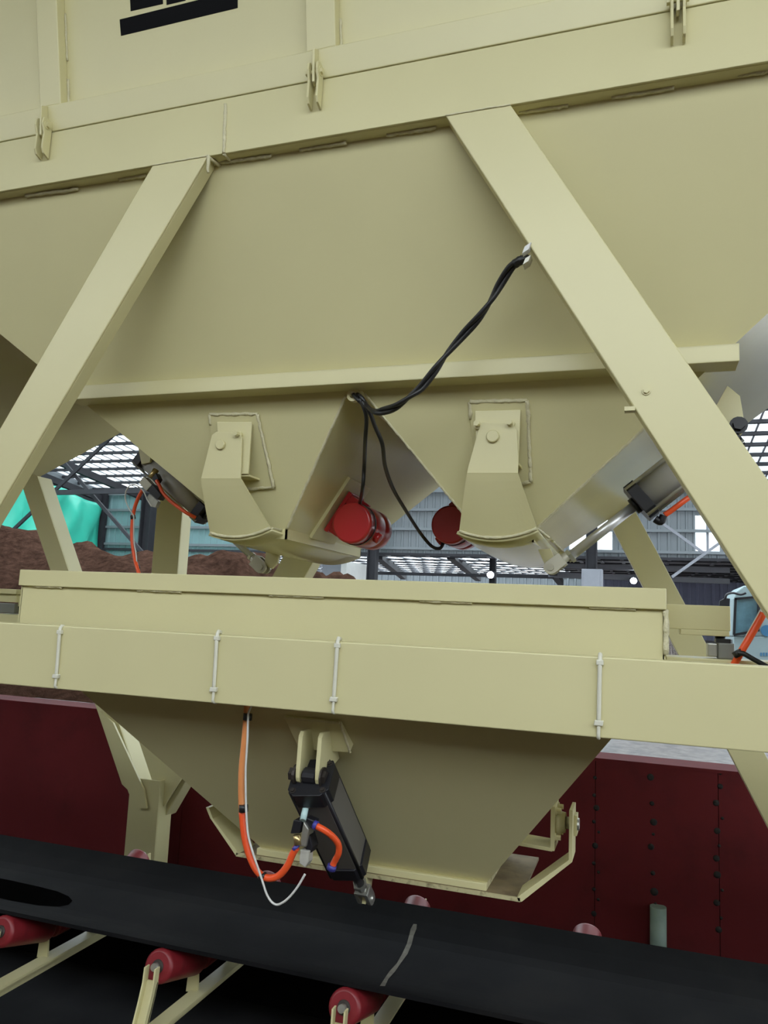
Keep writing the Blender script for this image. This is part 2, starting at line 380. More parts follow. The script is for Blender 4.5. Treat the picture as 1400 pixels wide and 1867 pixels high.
# green tarp hung on the left end wall
wl = empty('wall_left', (XLW, 20, 0), kind='structure')
t = MB(); vs = []; NY, NZ = 60, 34
def tz1(y): return rz(y)-0.75
for i in range(NY+1):
    y = 15.0+(YE-15.4)*i/NY
    for j in range(NZ+1):
        z = lerp(zE0-2.4, tz1(y), j/NZ); u = j/NZ; k = i/NY*13
        d = 0.10*math.sin(k*2.1+u*5.0)+0.06*math.sin(k*4.7-u*8)+0.10*math.sin(u*9+k*0.6)*u+0.05*math.sin(7*u-3.0*k)-0.16*abs(math.sin(k*0.9+u*3.1))**0.6-0.10*abs(math.sin(k*2.3-u*6.0+1.0))**0.5
        vs.append((XLW+0.55+d*0.8, y, z))
fs = [[i*(NZ+1)+j, (i+1)*(NZ+1)+j, (i+1)*(NZ+1)+j+1, i*(NZ+1)+j+1] for i in range(NY) for j in range(NZ)]
t.add(vs, fs, True); o = t.build('tarpaulin', 'tarp'); sm = o.modifiers.new('thickness', 'SOLIDIFY'); sm.thickness = 0.01
tag(o, 'creased glossy green tarpaulin hanging on the left end wall of the shed', 'tarpaulin')
MB().abox(XLW-0.12, XLW-0.02, 8, YE, zE0-2.5, zE1+1.0).build('wall_sheet', 'sheet', wl)
# farther bay seen under the eave wall: low roof with bright sheets, far wall
YF = 56.0
zR0 = P(740, 1014, YE+0.6).z; zR1 = P(740, 1046, YF).z
fb = empty('ceiling_far_bay', (0, 40, zR0), kind='structure')
xr0 = -32.0
while xr0 < 24:
    bright = xr0 < P(1015, 1030, 40).x
    MB().add([(xr0, YE+0.5, zR0+0.1), (xr0+3.5, YE+0.5, zR0+0.1), (xr0+3.5, YF, zR1+0.1), (xr0, YF, zR1+0.1)], [[0,1,2,3]]).build('skylight_sheet' if bright else 'roof_sheet', 'skyl' if bright else 'roof', fb); xr0 += 3.5
for i in range(10):
    y = YE+1.0+(YF-YE-1)*i/9; zz = lerp(zR0, zR1, (y-YE-0.6)/(YF-YE-0.6))
    MB().abox(-32, 24, y-0.1, y+0.1, zz-0.01, zz+0.05).build('purlin', 'frame', fb)
RB = MB(); x = -32
while x < 24:
    RB.prism([(x, YE+0.5, zR0+0.05), (x+0.12, YE+0.5, zR0+0.05), (x+0.12, YF, zR1+0.05), (x, YF, zR1+0.05)], (0,0,-0.04)); x += 0.8
tag(RB.build('sheet_ribs', 'grey', fb), kind='stuff')
for a, b in (((690, 1013), (736, 1052)), ((822, 1012), (872, 1055)), ((1000, 1030), (1022, 1062))):
    p = P(a[0], a[1], YE+1.0); q = P(b[0], b[1], YF-12)
    MB().bar(p, q, 0.32, 0.3).build('rafter', 'frame', fb)
MB().bar(P(600, 1043, 34), P(1010, 1052, 34), 0.14, 0.14).build('tie_rod', 'frame', fb)
MB().bar(P(1000, 1048, 34), P(1330, 1060, 34), 0.22, 0.22).build('tie_rod', 'grey', fb)
MB().bar(P(1000, 1030, 33), P(1330, 1040, 33), 0.22, 0.22).build('tie_rod', 'grey', fb)
wf = empty('wall_far', (0, YF, 0), kind='structure')
for a in range(-32, 24, 4):
    corr(MB(), a, a+4, -1, zR1 if a < 3 else zR1+0.2, YF, 0.5, 0.08).build('wall_sheet', 'sheet' if a < -6 else 'darkb', wf)
for px, py, Y, lab in ((894, 1048, 29.2, 'bright floodlight on the thin column under the right hopper gate'), (1155, 1059, 33.6, 'bright floodlight just above the right end of the weigh hopper rim')):
    c = P(px, py, Y); L = empty('floodlight', c, lab, 'lamp', 'floodlights in the far bay')
    MB().abox(c.x-0.16, c.x+0.16, c.y, c.y+0.10, c.z-0.13, c.z+0.13).build('housing', 'frame', L)
    MB().rev(c, (0,-1,0), [(0, 0.13), (0.02, 0.12)], 16).build('lens', 'lamp', L)
    MB().bar(c+V((0,0.06,0.10)), c+V((0.0,0.32,0.16)), 0.04, 0.04).build('bracket', 'frame', L)
# grey cabinet, pale shed
p, q = P(1060, 1037, 25.4), P(1098, 1075, 25.4)
cb = empty('electrical_cabinet', ((p.x+q.x)/2, 25.4, zW-0.04), 'grey electrical cabinet behind the weigh hopper rim', 'cabinet')
MB().abox(p.x, q.x, 25.4, 25.9, zW-0.04, p.z).build('body', 'grey', cb, 0.01); MB().abox(p.x+0.05, q.x-0.08, 25.38, 25.4, q.z-1.2, p.z-0.06).build('door', 'grey', cb)
p, q = P(588, 1028, 30), P(632, 1060, 30)
sh = empty('site_hut', ((p.x+q.x)/2, 30, 0.4), 'small pale grey hut with white corner behind the sand heap', 'hut')
MB().abox(p.x, q.x-0.25, 30, 33, 0.3, p.z+0.2).build('wall', 'grey', sh); MB().abox(q.x-0.25, q.x, 29.9, 33, 0.3, p.z+0.15).build('corner_panel', 'white', sh)

# ------------------------------------------------------------------ sand heap and gravel
def heap(name, xs_tops, Y, m, base, label, cat, spread=3.2, seed=1, rough=0.05):
    rnd = random.Random(seed); pts = [P(px, py, Y) for px, py in xs_tops]
    x0, x1 = pts[0].x, pts[-1].x; nx = 130; ny = 44; vs = []
    def top(x):
        for a, b in zip(pts[:-1], pts[1:]):
            if a.x <= x <= b.x:
                t = (x-a.x)/(b.x-a.x); t = t*t*(3-2*t); return lerp(a.z, b.z, t)
        return base
    ph = [(rnd.uniform(2, 9), rnd.uniform(2, 9), rnd.uniform(0, 6), rnd.uniform(0.3, 1)) for _ in range(10)]
    for i in range(nx+1):
        x = lerp(x0, x1, i/nx); tz = top(x)
        for j in range(ny+1):
            yy = -spread+2*spread*j/ny; g = max(0.0, 1-abs(yy)/spread); g = g**0.85
            nz = sum(a*math.sin(k1*x+ph0+k2*yy*1.3) for k1, k2, ph0, a in ph)*rough/3+rnd.uniform(-1, 1)*rough*0.25
            vs.append((x, Y+yy, base+(tz-base)*g+nz*(0.25+0.75*min(1, g*3))))
    fs = [[i*(ny+1)+j, (i+1)*(ny+1)+j, (i+1)*(ny+1)+j+1, i*(ny+1)+j+1] for i in range(nx) for j in range(ny)]
    return tag(MB().add(vs, fs, True).build(name, m), label, cat, kind='stuff')
heap('sand_heap', [(-420, 1000), (-100, 950), (10, 960), (60, 965), (130, 992), (180, 1003), (240, 1004), (320, 1020), (372, 1014), (425, 1000), (468, 1008), (500, 1035), (545, 1062), (580, 1050), (606, 1036), (628, 1048), (690, 1100), (780, 1150)], 8.2, 'sand', zW-0.1,
     'brown sand heap behind the red retaining wall on the left', 'sand', 3.7, 3, 0.085)
heap('gravel_heap', [(1130, 1200), (1180, 1158), (1205, 1140), (1235, 1150), (1265, 1190), (1290, 1215)], 7.0, 'gravel', zW-0.1, 'pinkish grey gravel heap right of the weigh hopper end', 'gravel', 1.6, 5, 0.05)

# ------------------------------------------------------------------ truck cab at the right
Yt = 13.0
def T(px, py, dy=0.0): return P(px, py, Yt+dy)
a = T(1336, 1068); b = T(1475, 1205)
tk = empty('loader', (T(1400, 1240).x, Yt+1, zW-0.04), 'pale blue-white loader with dark tinted cab window at the right edge', 'loader')
gz0 = zW-0.04
tb = MB(); tb.prism([T(1337, 1160), T(1475, 1160), T(1475, 1250), T(1337, 1250)], (0, 2.2, 0)); tb.build('body', 'cabm', tk, 0.02)
cabp = [T(1334, 1160), T(1337, 1092), T(1343, 1078), T(1356, 1068), T(1475, 1060), T(1475, 1160)]
MB().prism(cabp, (0, 1.5, 0)).build('cab', 'cabm', tk, 0.02)
g0 = MB().prism([T(1341, 1156, -0.03), T(1344, 1093, -0.03), T(1382, 1090, -0.03), T(1381, 1150, -0.03)], (0, 0.03, 0)).build('window', 'glassb', tk)
for p, q in (((1338, 1157), (1341, 1090)), ((1337, 1158), (1384, 1149)), ((1340, 1092), (1384, 1088)), ((1383, 1089), (1382, 1150))):
    MB().bar(T(*p, -0.05), T(*q, -0.05), 0.035, 0.035).build('window_seal', 'blkcap', tk)
MB().prism([T(1311, 1108, -0.2), T(1312, 1095, -0.2), T(1322, 1090, -0.2), T(1331, 1091, -0.2), T(1330, 1112, -0.2)], (0, 0.06, 0)).build('mirror', 'blkcap', tk, 0.01)
MB().tube([T(1322, 1092, -0.2), T(1325, 1084, -0.2), T(1336, 1081, -0.15), T(1350, 1084, -0.1), T(1360, 1081, -0.1)], 0.018, 8).build('mirror_arm', 'blkcap', tk)
MB().rev(T(1398, 1150, -0.01), (0,-1,0), [(0, 0.085), (0.01, 0.085)], 24).build('logo_disc', 'ink', tk)
for px in (1386, 1391, 1396, 1401): MB().prism([T(px, 1196, -0.01), T(px+3, 1196, -0.01), T(px+3, 1190, -0.01), T(px, 1190, -0.01)], (0, 0.012, 0)).build('letter_mark', 'ink', tk)
for px in (1350, 1450):
    c = T(px, 1240, 0.3); MB().rev(V((c.x, Yt+0.12, gz0+0.30)), (0, 1, 0), [(0, 0.20), (0.03, 0.30), (0.26, 0.30), (0.29, 0.20)], 28).build('wheel', 'rubber', tk)

# ================================================================== FRAME
fr = empty('bin_support_frame', (-0.7, D0, zL1), 'cream steel support frame with top beam and splayed diagonal legs', 'frame')
MB_ = MB(); channel(MB_, [(XA, D0, zB0), (XB, D0, zB0), (XB, D0, zB1), (XA, D0, zB1)], (0, 1, 0), 0.05, 0.008); tbm = MB_.build('top_beam', 'cream', fr, 0.002)
w0 = P(415, 179, D0); bead((P(411, 200, D0).x, D0-0.001, zB1-0.02), (P(409, 275, D0).x, D0-0.001, zB0), 0.0055, tbm)
bead((P(409, 275, D0).x, D0, zB0-0.001), (P(409, 275, D0).x, D0+0.05, zB0-0.001), 0.005, tbm)
def ext(a, b, z):                                   # continue line a->b down to height z on plane D0
    p, q = P(*a, D0), P(*b, D0); t = (z-p.z)/(q.z-p.z); return lerp(p, q, t)
# left leg
la, lb = ext((277, 303), (0, 781), zB0), ext((277, 303), (0, 781), zL1); lc, ld = ext((378, 286), (0, 920), zL1), ext((378, 286), (0, 920), zB0)
o = channel(MB(), [la, lb, lc, ld], (0, 1, 0), 0.052, 0.007).build('diagonal_leg', 'cream', fr, 0.003)
bead(ld+V((0.004,0,-0.004)), ld+V((0.012, 0.05, -0.004)), 0.006, o); bead(ld+V((0.002,-0.001,0)), ld+V((0.006,-0.001,-0.055)), 0.005, o)
bead(la+V((0,-0.001,0)), ld+V((0,-0.001,0)), 0.0025, o, 'paint_seam')
# right leg
ra, rb = ext((813, 212), (1406, 1130), zB0), ext((813, 212), (1406, 1130), zL1); rc, rd = ext((930, 190), (1383, 850), zL1), ext((930, 190), (1383, 850), zB0)
o = channel(MB(), [ra, rb, rc, rd], (0, 1, 0), 0.052, 0.007).build('diagonal_leg', 'cream', fr, 0.003)
bead(ra+V((0,-0.001,0)), rd+V((0,-0.001,0)), 0.0025, o, 'paint_seam')
hexbolt(MB(), P(1178, 713, D0), (0,-1,0), 0.007, 0.008).build('bolt', 'cream', fr)
MB().box(P(1148, 745, D0)+V((0,0.01,0)), (0.012,0,0), (0,0.012,0), (0,0,0.005)).build('clip', 'cream', fr)
MB().box(P(961, 455, D0)+V((0,0.0,0)), (0.008,0,0.005), (0,0.010,0), (0.003,0,0.009)).build('clip', 'white', fr)
MB().box(P(960, 472, D0)+V((0,0.02,0)), (0.007,0,0.004), (0,0.016,0), (0.003,0,0.008)).build('clip', 'tiew', fr)
# rear legs
def leg(pts, Y0, Y1, th, name, parent):
    (a, b), (c, d) = pts; p = [P(*a, Y0), P(*b, Y1), P(*d, Y1), P(*c, Y0)]
    return channel(MB(), p, (0, 1, 0), th, 0.007).build(name, 'cream', parent, 0.002)
RF = fr
leg((((28, 850), (222, 1430)), ((68, 868), (268, 1475))), 3.35, 3.4, 0.11, 'rear_leg', RF)
leg((((600, 860), (252, 1500)), ((655, 880), (300, 1490))), 3.45, 3.45, 0.10, 'rear_leg', RF)
p, q = P(231, 1500, 3.38), P(286, 1500, 3.38); zt = P(260, 1420, 3.38).z
channel(MB(), [(p.x, 3.38, -0.25), (p.x, 3.38, zt), (q.x, 3.38, zt), (q.x, 3.38, -0.25)], (0,1,0), 0.12).build('rear_post', 'cream', RF, 0.002)
MB().prism([P(182, 1297, 3.36), P(206, 1318, 3.36), P(262, 1440, 3.36), P(267, 1474, 3.36), P(252, 1473, 3.36), P(235, 1447, 3.36)], (0, 0.012, 0)).build('gusset_plate', 'cream', RF)
MB().prism([P(330, 1420, 3.42), P(298, 1471, 3.42), P(286, 1440, 3.42), P(300, 1350, 3.42)], (0, 0.012, 0)).build('gusset_plate', 'cream', RF)
leg((((1040, 815), (1635, 1960)), ((1096, 815), (1707, 1960))), 3.3, 3.3, 0.16, 'rear_leg', RF)
# vertical rear post
p, q = P(283, 960, 3.9), P(330, 960, 3.9)
rp = MB(); zt = P(300, 850, 3.9).z
channel(rp, [(p.x, 3.9, -0.25), (p.x, 3.9, zt), (q.x, 3.9, zt), (q.x, 3.9, -0.25)], (0,1,0), 0.10)
tag(rp.build('upright_post', 'cream', None, 0.002), 'upright cream channel post standing behind the left air cylinder', 'post')

# lower girder
gd = empty('conveyor_girder', ((XA+XB)/2, D0, zL0), 'long cream horizontal girder crossing in front of the weigh hopper', 'girder')
channel(MB(), [(XA, D0, zL0), (XB, D0, zL0), (XB, D0, zL1), (XA, D0, zL1)], (0, 1, 0), 0.06, 0.008).build('web', 'cream', gd, 0.003)
for i, (a, b, lab) in enumerate((((112, 1146), (103, 1252), 'white cable tie nearest the left end of the girder'), ((398, 1156), (390, 1279), 'white cable tie on the girder left of the orange hose'),
                         ((617, 1169), (608, 1298), 'white cable tie on the girder above the air cylinder bracket'), ((1094, 1199), (1091, 1344), 'white cable tie on the girder near the right end of the weigh hopper'))):
    p, q = P(*a, D0), P(*b, D0); p.z = min(p.z, zL1+0.002); q.z = max(q.z, zL0-0.004)
    T_ = empty('cable_tie', q, lab, 'cable tie', 'white cable ties around the girder')
    off = V((0, -0.005, 0)); k = lerp(p, q, 0.82)
    MB().tube([p+V((0,0.012,0.004)), p+off, lerp(p, q, 0.5)+off, k+off], 0.0052, 8, 3).build('strap', 'tiew', T_)
    MB().tube([k+off, lerp(p, q, 0.92)+off, q+off, q+V((0, 0.012, -0.004))], 0.0040, 8, 3).build('tail', 'tiew', T_)
    MB().box(k+off, (0.010,0,0), (0,0.006,0), (0.001,0,0.006)).build('buckle', 'tiew', T_, 0.002)
    MB().box(lerp(p, q, 0.06)+off, (0.008,0,0), (0,0.006,0), (0,0,0.006)).build('knot', 'tiew', T_, 0.002)

# ================================================================== UPPER EXTENSION PANEL (leans outward)
LEAN = math.radians(11.4); LV = V((0, -math.sin(LEAN), math.cos(LEAN))); LN = V((0, -math.cos(LEAN), -math.sin(LEAN)))
EP = V((0, D0-0.002, zB1+0.0015))
def E(px, py, off=0.0): return PL(px, py, EP+LN*off, LN)
def EL(x, h, off=0.0): return V((x, EP.y, EP.z))+LV*h+LN*off
ep = empty('bin_extension_panel', (-0.7, D0, zB1), 'cream upper bin panel with posts and black print above the top beam', 'panel')
hr = (E(700, 64)-V((E(700, 64).x, EP.y, EP.z))).length
MB().prism([EL(XA, 0), EL(XB, 0), EL(XB, hr), EL(XA, hr)], -LN*0.045).build('bottom_rail', 'cream', ep, 0.003)
MB().prism([EL(XA, hr-0.01, -0.038), EL(XB, hr-0.01, -0.038), EL(XB, 0.9, -0.038), EL(XA, 0.9, -0.038)], -LN*0.006).build('sheet', 'cream', ep)
for (x0, x1) in ((E(71, 150).x, E(109, 150).x), (E(557, 50).x, E(611, 50).x), (E(1180, -60).x, E(1240, -60).x)):
    o = MB().prism([EL(x0, hr-0.002), EL(x1, hr-0.002), EL(x1, 0.9), EL(x0, 0.9)], -LN*0.038).build('post', 'cream', ep, 0.003)
    bead(EL(x1+0.003, hr+0.004, -0.036), EL(x1+0.003, hr+0.09, -0.036), 0.0045, o)
    bead(EL(x1+0.003, hr+0.15, -0.036), EL(x1+0.003, hr+0.3, -0.036), 0.0035, o)
LO = -0.0365
def pr(pts, nm): return MB().prism([E(a, b, LO) for a, b in pts], -LN*0.002).build(nm, 'black', ep)
pr([(218, 35.5), (220.4, 65), (433, 14), (433, -18)], 'printed_bar')
pr([(235, -42), (238, 20), (296.7, 6.5), (295, -58)], 'printed_character')
pr([(301, -58), (303.6, 8.6), (338, 0.5), (336, -66)], 'printed_character')
pr([(346, -66), (348, -3.5), (404, -17), (402, -80)], 'printed_character')
# hinge lugs
for (px, py, lab) in ((88, 246, 'cream hinge lug on the top beam at far left'), (580, 148, 'cream hinge lug on the top beam above the left leg and hopper'), (1235, 13, 'cream hinge lug on the top beam near the upper right corner')):
    c = P(px, py, D0); c.z = zB1; L = empty('hinge_lug', c, lab, 'hinge lug', 'hinge lugs along the top beam')
    def side(sx, nm):
        prof = [(-0.004, 0.028), (-0.032, 0.034), (-0.042, 0.026), (-0.045, 0.005), (-0.034, -0.022), (-0.036, -0.075), (-0.028, -0.090), (-0.004, -0.098)]
        k = 1.0
        return MB().prism([c+V((sx-0.0035, a*k, b)) for a, b in prof], (0.007, 0, 0)).build(nm, 'cream', L, 0.0012)
    side(-0.0140, 'side_plate'); side(0.0140, 'side_plate')
    tp = MB().prism([c+V((-0.004, 0, 0))+LV*h+LN*d for h, d in ((0.085, 0.002), (0.075, 0.030), (0.03, 0.034), (-0.02, 0.038), (-0.028, 0.025), (-0.02, 0.004))], (0.008, 0, 0)).build('upper_tab', 'cream', L, 0.0012)
    bt = MB(); pz = c+V((0, -0.026, 0.006)); bt.cyl(pz+V((-0.022,0,0)), pz+V((0.022,0,0)), 0.006, 12); hexbolt(bt, pz+V((0.016,0,0)), (1,0,0), 0.009, 0.010); hexbolt(bt, pz+V((-0.016,0,0)), (-1,0,0), 0.009, 0.010)
    bt.build('bolt', 'cream', L)

# ================================================================== AGGREGATE BINS
L0, L1 = F(0, 608.6), F(366, 910); R0, R1 = F(1400, 571), F(1000, 943)
def on(a, b, z): t = (z-a.z)/(b.z-a.z); return lerp(a, b, t)
zOB = F(740, 966).z                                  # outlet bottom
zRG = F(655, 713).z                                  # ridge between the outlets
LT, RT = on(L0, L1, zB0), on(R0, R1, zB0)
Lb, Rb = on(L0, L1, zOB), on(R0, R1, zOB)
ml0, ml1 = F(634, 713), F(525, 960); mr0, mr1 = F(660, 712), F(840, 931)
MLt, MLb = on(ml0, ml1, zRG), on(ml0, ml1, zOB); MRt, MRb = on(mr0, mr1, zRG), on(mr0, mr1, zOB)
Lr, Rr = on(L0, L1, zRG), on(R0, R1, zRG)
Y1 = wallY(zOB); Y2 = Y1*1.31; DY = Y2-Y1
YR1 = 3.60; YR2 = 4.10                               # rear wall: at the ridge and at the top beam
def rear(p):
    if p.z <= zRG: return V((p.x, lerp(Y2, YR1, (p.z-zOB)/(zRG-zOB)), p.z))
    return V((p.x, lerp(YR1, YR2, (p.z-zRG)/(zB0-zRG)), p.z))
print('bin X', LT.x, RT.x, 'outlets', Lb.x, MLb.x, MRb.x, Rb.x, 'Y', Y1, Y2, 'z', zOB, zRG)
PITCH = RT.x-LT.x+0.004
TH = 0.006
def plate(nm, pts, parent, m='cream', th=TH, inward=None):
    pts = [V(p) for p in pts]; n = (pts[1]-pts[0]).cross(pts[2]-pts[0]).normalized()
    if inward is not None and n.dot(inward-pts[0]) < 0: n = -n
    return MB().prism(pts, n*th).build(nm, m, parent)
def bin_shell(dx, label, full):
    o = V((dx, 0, 0)); c = V(((LT.x+RT.x)/2+dx, (Y1+Y2)/2, zB0+0.2))
    e = empty('aggregate_bin', V(((LT.x+RT.x)/2+dx, (Y1+Y2)/2, zOB)), label, 'bin', 'aggregate bins in a row')
    A = lambda *l: [p+o for p in l]
    front = [LT, Lr, MLt, MRt, Rr, RT]
    plate('front_wall', A(*front), e, inward=c)
    plate('rear_wall', A(*[rear(p) for p in front]), e, inward=c)
    for nm, a, b, cc, d in (('outlet_front', Lr, Lb, MLb, MLt), ('outlet_front', MRt, MRb, Rb, Rr)):
        plate(nm, A(a, b, cc, d), e, inward=c); plate('outlet_rear', A(*[rear(p) for p in (a, b, cc, d)]), e, inward=c)
    lo = c.copy(); lo.z = zRG
    plate('side_wall', A(LT, Lb, rear(Lb), rear(Lr), rear(LT)), e, 'cream', inward=c); plate('side_wall', A(RT, Rb, rear(Rb), rear(Rr), rear(RT)), e, 'gloss', inward=c)
    plate('outlet_side', A(MLt, MLb, rear(MLb), rear(MLt)), e, 'gloss', inward=V((Lb.x+dx, (Y1+Y2)/2, zRG)))
    plate('outlet_side', A(MRt, MRb, rear(MRb), rear(MRt)), e, 'gloss', inward=V((Rb.x+dx, (Y1+Y2)/2, zRG)))
    plate('ridge_cap', A(MLt, MRt, rear(MRt), rear(MLt)), e, inward=c)
    hc = 0.035
    for a, b in ((Lb, MLb), (MRb, Rb)):
        m_ = MB(); m_.abox(a.x+dx, b.x+dx, Y1, Y1+0.006, zOB-hc, zOB+0.002); m_.abox(a.x+dx, b.x+dx, Y2-0.006, Y2, zOB-hc, zOB+0.002)
        m_.abox(a.x+dx, a.x+dx+0.006, Y1, Y2, zOB-hc, zOB+0.002); m_.abox(b.x+dx-0.006, b.x+dx, Y1, Y2, zOB-hc, zOB+0.002); m_.build('outlet_collar', 'gloss', e)
    # stiffener angle across the front wall
    zs1, zs0 = F(640, 668).z, F(640, 697).z; yb = wallY(zs1); prj = 0.045
    x0, x1 = on(L0, L1, zRG).x-0.03+dx, P(1348, 640, yb-prj).x+dx
    s_ = MB(); s_.abox(x0, x1, yb-prj, yb-prj+0.006, BZ0, BZ1); s_.abox(x0, x1, yb-prj, wallY(BZ0)+0.01, BZ0, BZ0+0.006); s_.abox(x0, x1, yb-prj, wallY(BZ1)+0.01, BZ1-0.006, BZ1)
    s_.build('stiffener_bar', 'cream', e, 0.002)
    return e
_yb = wallY(F(640, 668).z)-0.045
BZ1, BZ0 = P(640, 671, _yb).z, P(640, 699, _yb).z
BIN = bin_shell(0.0, 'cream aggregate bin in the middle with two outlets and red vibrators', True)
bin_shell(-PITCH, 'dark underside of the neighbouring aggregate bin at left edge', False)
bin_shell(PITCH, 'neighbouring aggregate bin at the upper right edge with shiny side plate', False)
for a, b in (((48, 357), (143, 345)), ((218, 327), (268, 320)), ((390, 298), (495, 284)), ((546, 273), (632, 261)), ((705, 246), (795, 233)), ((945, 205), (1035, 192)), ((1115, 178), (1228, 160)), ((1345, 138), (1410, 128))):
    bead(F(*a, 0.005), F(*b, 0.005), 0.0062, BIN)
for a, b in (((275, 691), (308, 689)), ((436, 682), (470, 680)), ((622, 671), (662, 668)), ((855, 655), (903, 651)), ((1298, 628), (1342, 623))):
    p, q = P(*a, _yb+0.02), P(*b, _yb+0.02); p.z = q.z = BZ1; bead(p, q, 0.0045, BIN)
for a, b in (((440, 713), (470, 711)), ((280, 730), (325, 728)), ((860, 690), (900, 688)), ((1050, 686), (1098, 683))):
    p, q = F(*a, 0.001), F(*b, 0.001); bead(p, q, 0.0035, BIN)
bead(lerp(MLt, MLb, 0.02), MLb, 0.0045, BIN, 'corner_seam'); bead(lerp(MRt, MRb, 0.02), MRb, 0.0040, BIN, 'corner_seam')
bead(lerp(Rr, Rb, 0.3), Rb, 0.0035, BIN, 'corner_seam')
# cable ring at the ridge
rc0 = F(643, 720, 0.022)
rg = MB(); n = 20
for i in range(n):
    a0, a1 = 2*math.pi*i/n, 2*math.pi*(i+1)/n
    q = lambda a, r, y: rc0+V((math.cos(a)*r, y, math.sin(a)*r))
    vs = [q(a0, .011, 0), q(a1, .011, 0), q(a1, .020, 0), q(a0, .020, 0), q(a0, .011, .02), q(a1, .011, .02), q(a1, .020, .02), q(a0, .020, .02)]
    rg.add(vs, [[0,1,2,3], [7,6,5,4], [3,2,6,7], [4,5,1,0]])
rg.build('cable_ring', 'cream', BIN)

# ------------------------------------------------------------------ gates
def gate(label, pad, brk, arm_u, bend, arm_l, pin, pin_r, bolts, a0px, a1px, lug, flange):
    zp = F(*pin).z; Ya = wallY(zp)-0.055; Yb = Y1-0.085
    # pad and bracket belong to the bin
    pd = MB().prism([F(*p, 0.0) for p in pad], -FW_N*0.008).build('mounting_pad', 'cream', BIN, 0.001)
    n = len(pad)
    for i in range(n-1): bead(F(*pad[i], 0.006), F(*pad[i+1], 0.006), 0.0062, pd)
    bk = MB(); B4 = [P(*p, Ya+0.012) for p in brk]
    bk.prism(B4, (0, 0.008, 0))
    bk.prism([B4[0]+V((0,0.008,0)), B4[1]+V((0,0.008,0)), B4[1]+V((0,0.008,-0.008)), B4[0]+V((0,0.008,-0.008))], (0, 0.02, 0))
    bl, br = B4[3], B4[2]; yw = wallY(br.z)
    bk.prism([bl+V((0,0.008,0)), br+V((0,0.008,0)), br+V((0.0, yw-br.y, 0.0)), bl+V((0, yw-bl.y, 0.0))], (0, 0, -0.007))
    bk.build('pivot_bracket', 'cream', BIN, 0.0015)
    if flange: MB().prism([P(*flange[0], Ya+0.02), P(*flange[1], Ya+0.10), P(*flange[2], Ya+0.10), P(*flange[3], Ya+0.02)], (0,0,-0.006)).build('bracket_foot', 'cream', BIN)
    G = empty('hopper_gate', P(pin[0], pin[1]+150, (Yb+Y2)/2), label, 'gate', 'clamshell gates under the bin outlets')
    MB().prism([P(*p, Ya) for p in arm_u], (0, 0.008, 0)).build('upper_arm', 'cream', G, 0.0015)
    ul, ur = P(*bend[0], Ya), P(*bend[1], Ya)
    # lower arm: bend line -> bottom arc
    pc = P(*pin, Yb); e0, e1 = P(*a0px, Yb), P(*a1px, Yb)
    pcx = V((P(*pin, Ya).x, 0, P(*pin, Ya).z))
    def ang(p): return math.atan2(p.x-pcx.x, -(p.z-pcx.z))
    r0 = math.hypot(e0.x-pcx.x, e0.z-pcx.z); r1 = math.hypot(e1.x-pcx.x, e1.z-pcx.z)
    t0, t1 = ang(e0), ang(e1); N = 16
    def arc(k, Y, ex=0.0, t0=t0, t1=t1):
        t = lerp(t0, t1, k/N); r = lerp(r0, r1, k/N)+ex
        return V((pcx.x+math.sin(t)*r, Y, pcx.z-math.cos(t)*r))
    low = [ul, ur]+[arc(k, Yb) for k in range(N, -1, -1)]
    NV = 8; vs = []; fs = []
    for th in (0.0, 0.008):
        for k in range(N+1):
            a_, b_ = lerp(ul, ur, k/N), arc(k, Yb)
            for j in range(NV+1):
                p_ = lerp(a_, b_, j/NV); p_.y = lerp(Ya, Yb, (j/NV)**1.12)+th; vs.append(p_)
    S_ = NV+1; O_ = (N+1)*S_
    for k in range(N):
        for j in range(NV):
            a_ = k*S_+j; fs += [[a_, a_+1, a_+S_+1, a_+S_], [a_+O_, a_+O_+S_, a_+O_+S_+1, a_+O_+1]]
        a_ = k*S_; fs.append([a_, a_+S_, a_+S_+O_, a_+O_]); a_ += NV; fs.append([a_, a_+O_, a_+S_+O_, a_+S_])
    for j in range(NV):
        fs.append([j, j+O_, j+1+O_, j+1]); a_ = N*S_+j; fs.append([a_, a_+1, a_+1+O_, a_+O_])
    MB().add(vs, fs, False).build('lower_arm', 'cream', G)
    sp = empty  # rear arm mirrored
    MB().prism([V((p.x, Y2+0.03+(0 if i > 1 else 0.05), p.z)) for i, p in enumerate(low)], (0, 0.008, 0)).build('rear_arm', 'cream', G)
    # pan
    ya, yz = Yb+0.004, Y2+0.034; dz = 0.0
    vs = []; fs = []; NJ = 6
    T0, T1 = t0-0.02, t1+0.0
    for k in range(N+1):
        for j in range(NJ+1):
            y = lerp(ya, yz, j/NJ); p = arc(k, y, 0.0, T0, T1); q = arc(k, y, 0.010, T0, T1); sag = -0.018*math.sin(math.pi*0.5*min(1, j/NJ*1.3))
            p.z += sag; q.z += sag
            vs += [p, q]
    S = (NJ+1)*2
    for k in range(N):
        for j in range(NJ):
            a = k*S+j*2; fs += [[a, a+2, a+2+S, a+S], [a+1, a+1+S, a+3+S, a+3]]
    for j in range(NJ):
        a = j*2; fs.append([a, a+1, a+3, a+2]); a = N*S+j*2; fs.append([a, a+2, a+3, a+1])
    for k in range(N):
        a = k*S; fs.append([a, a+S, a+S+1, a+1]); a = k*S+NJ*2; fs.append([a, a+1, a+S+1, a+S])
    MB().add(vs, fs, True).build('curved_pan', 'gloss', G)
    q = MB().tube([arc(k, Yb-0.001, -0.002) for k in range(N+1)], 0.0052, 6, 1, 0.2).build('weld_bead', 'bead', G)
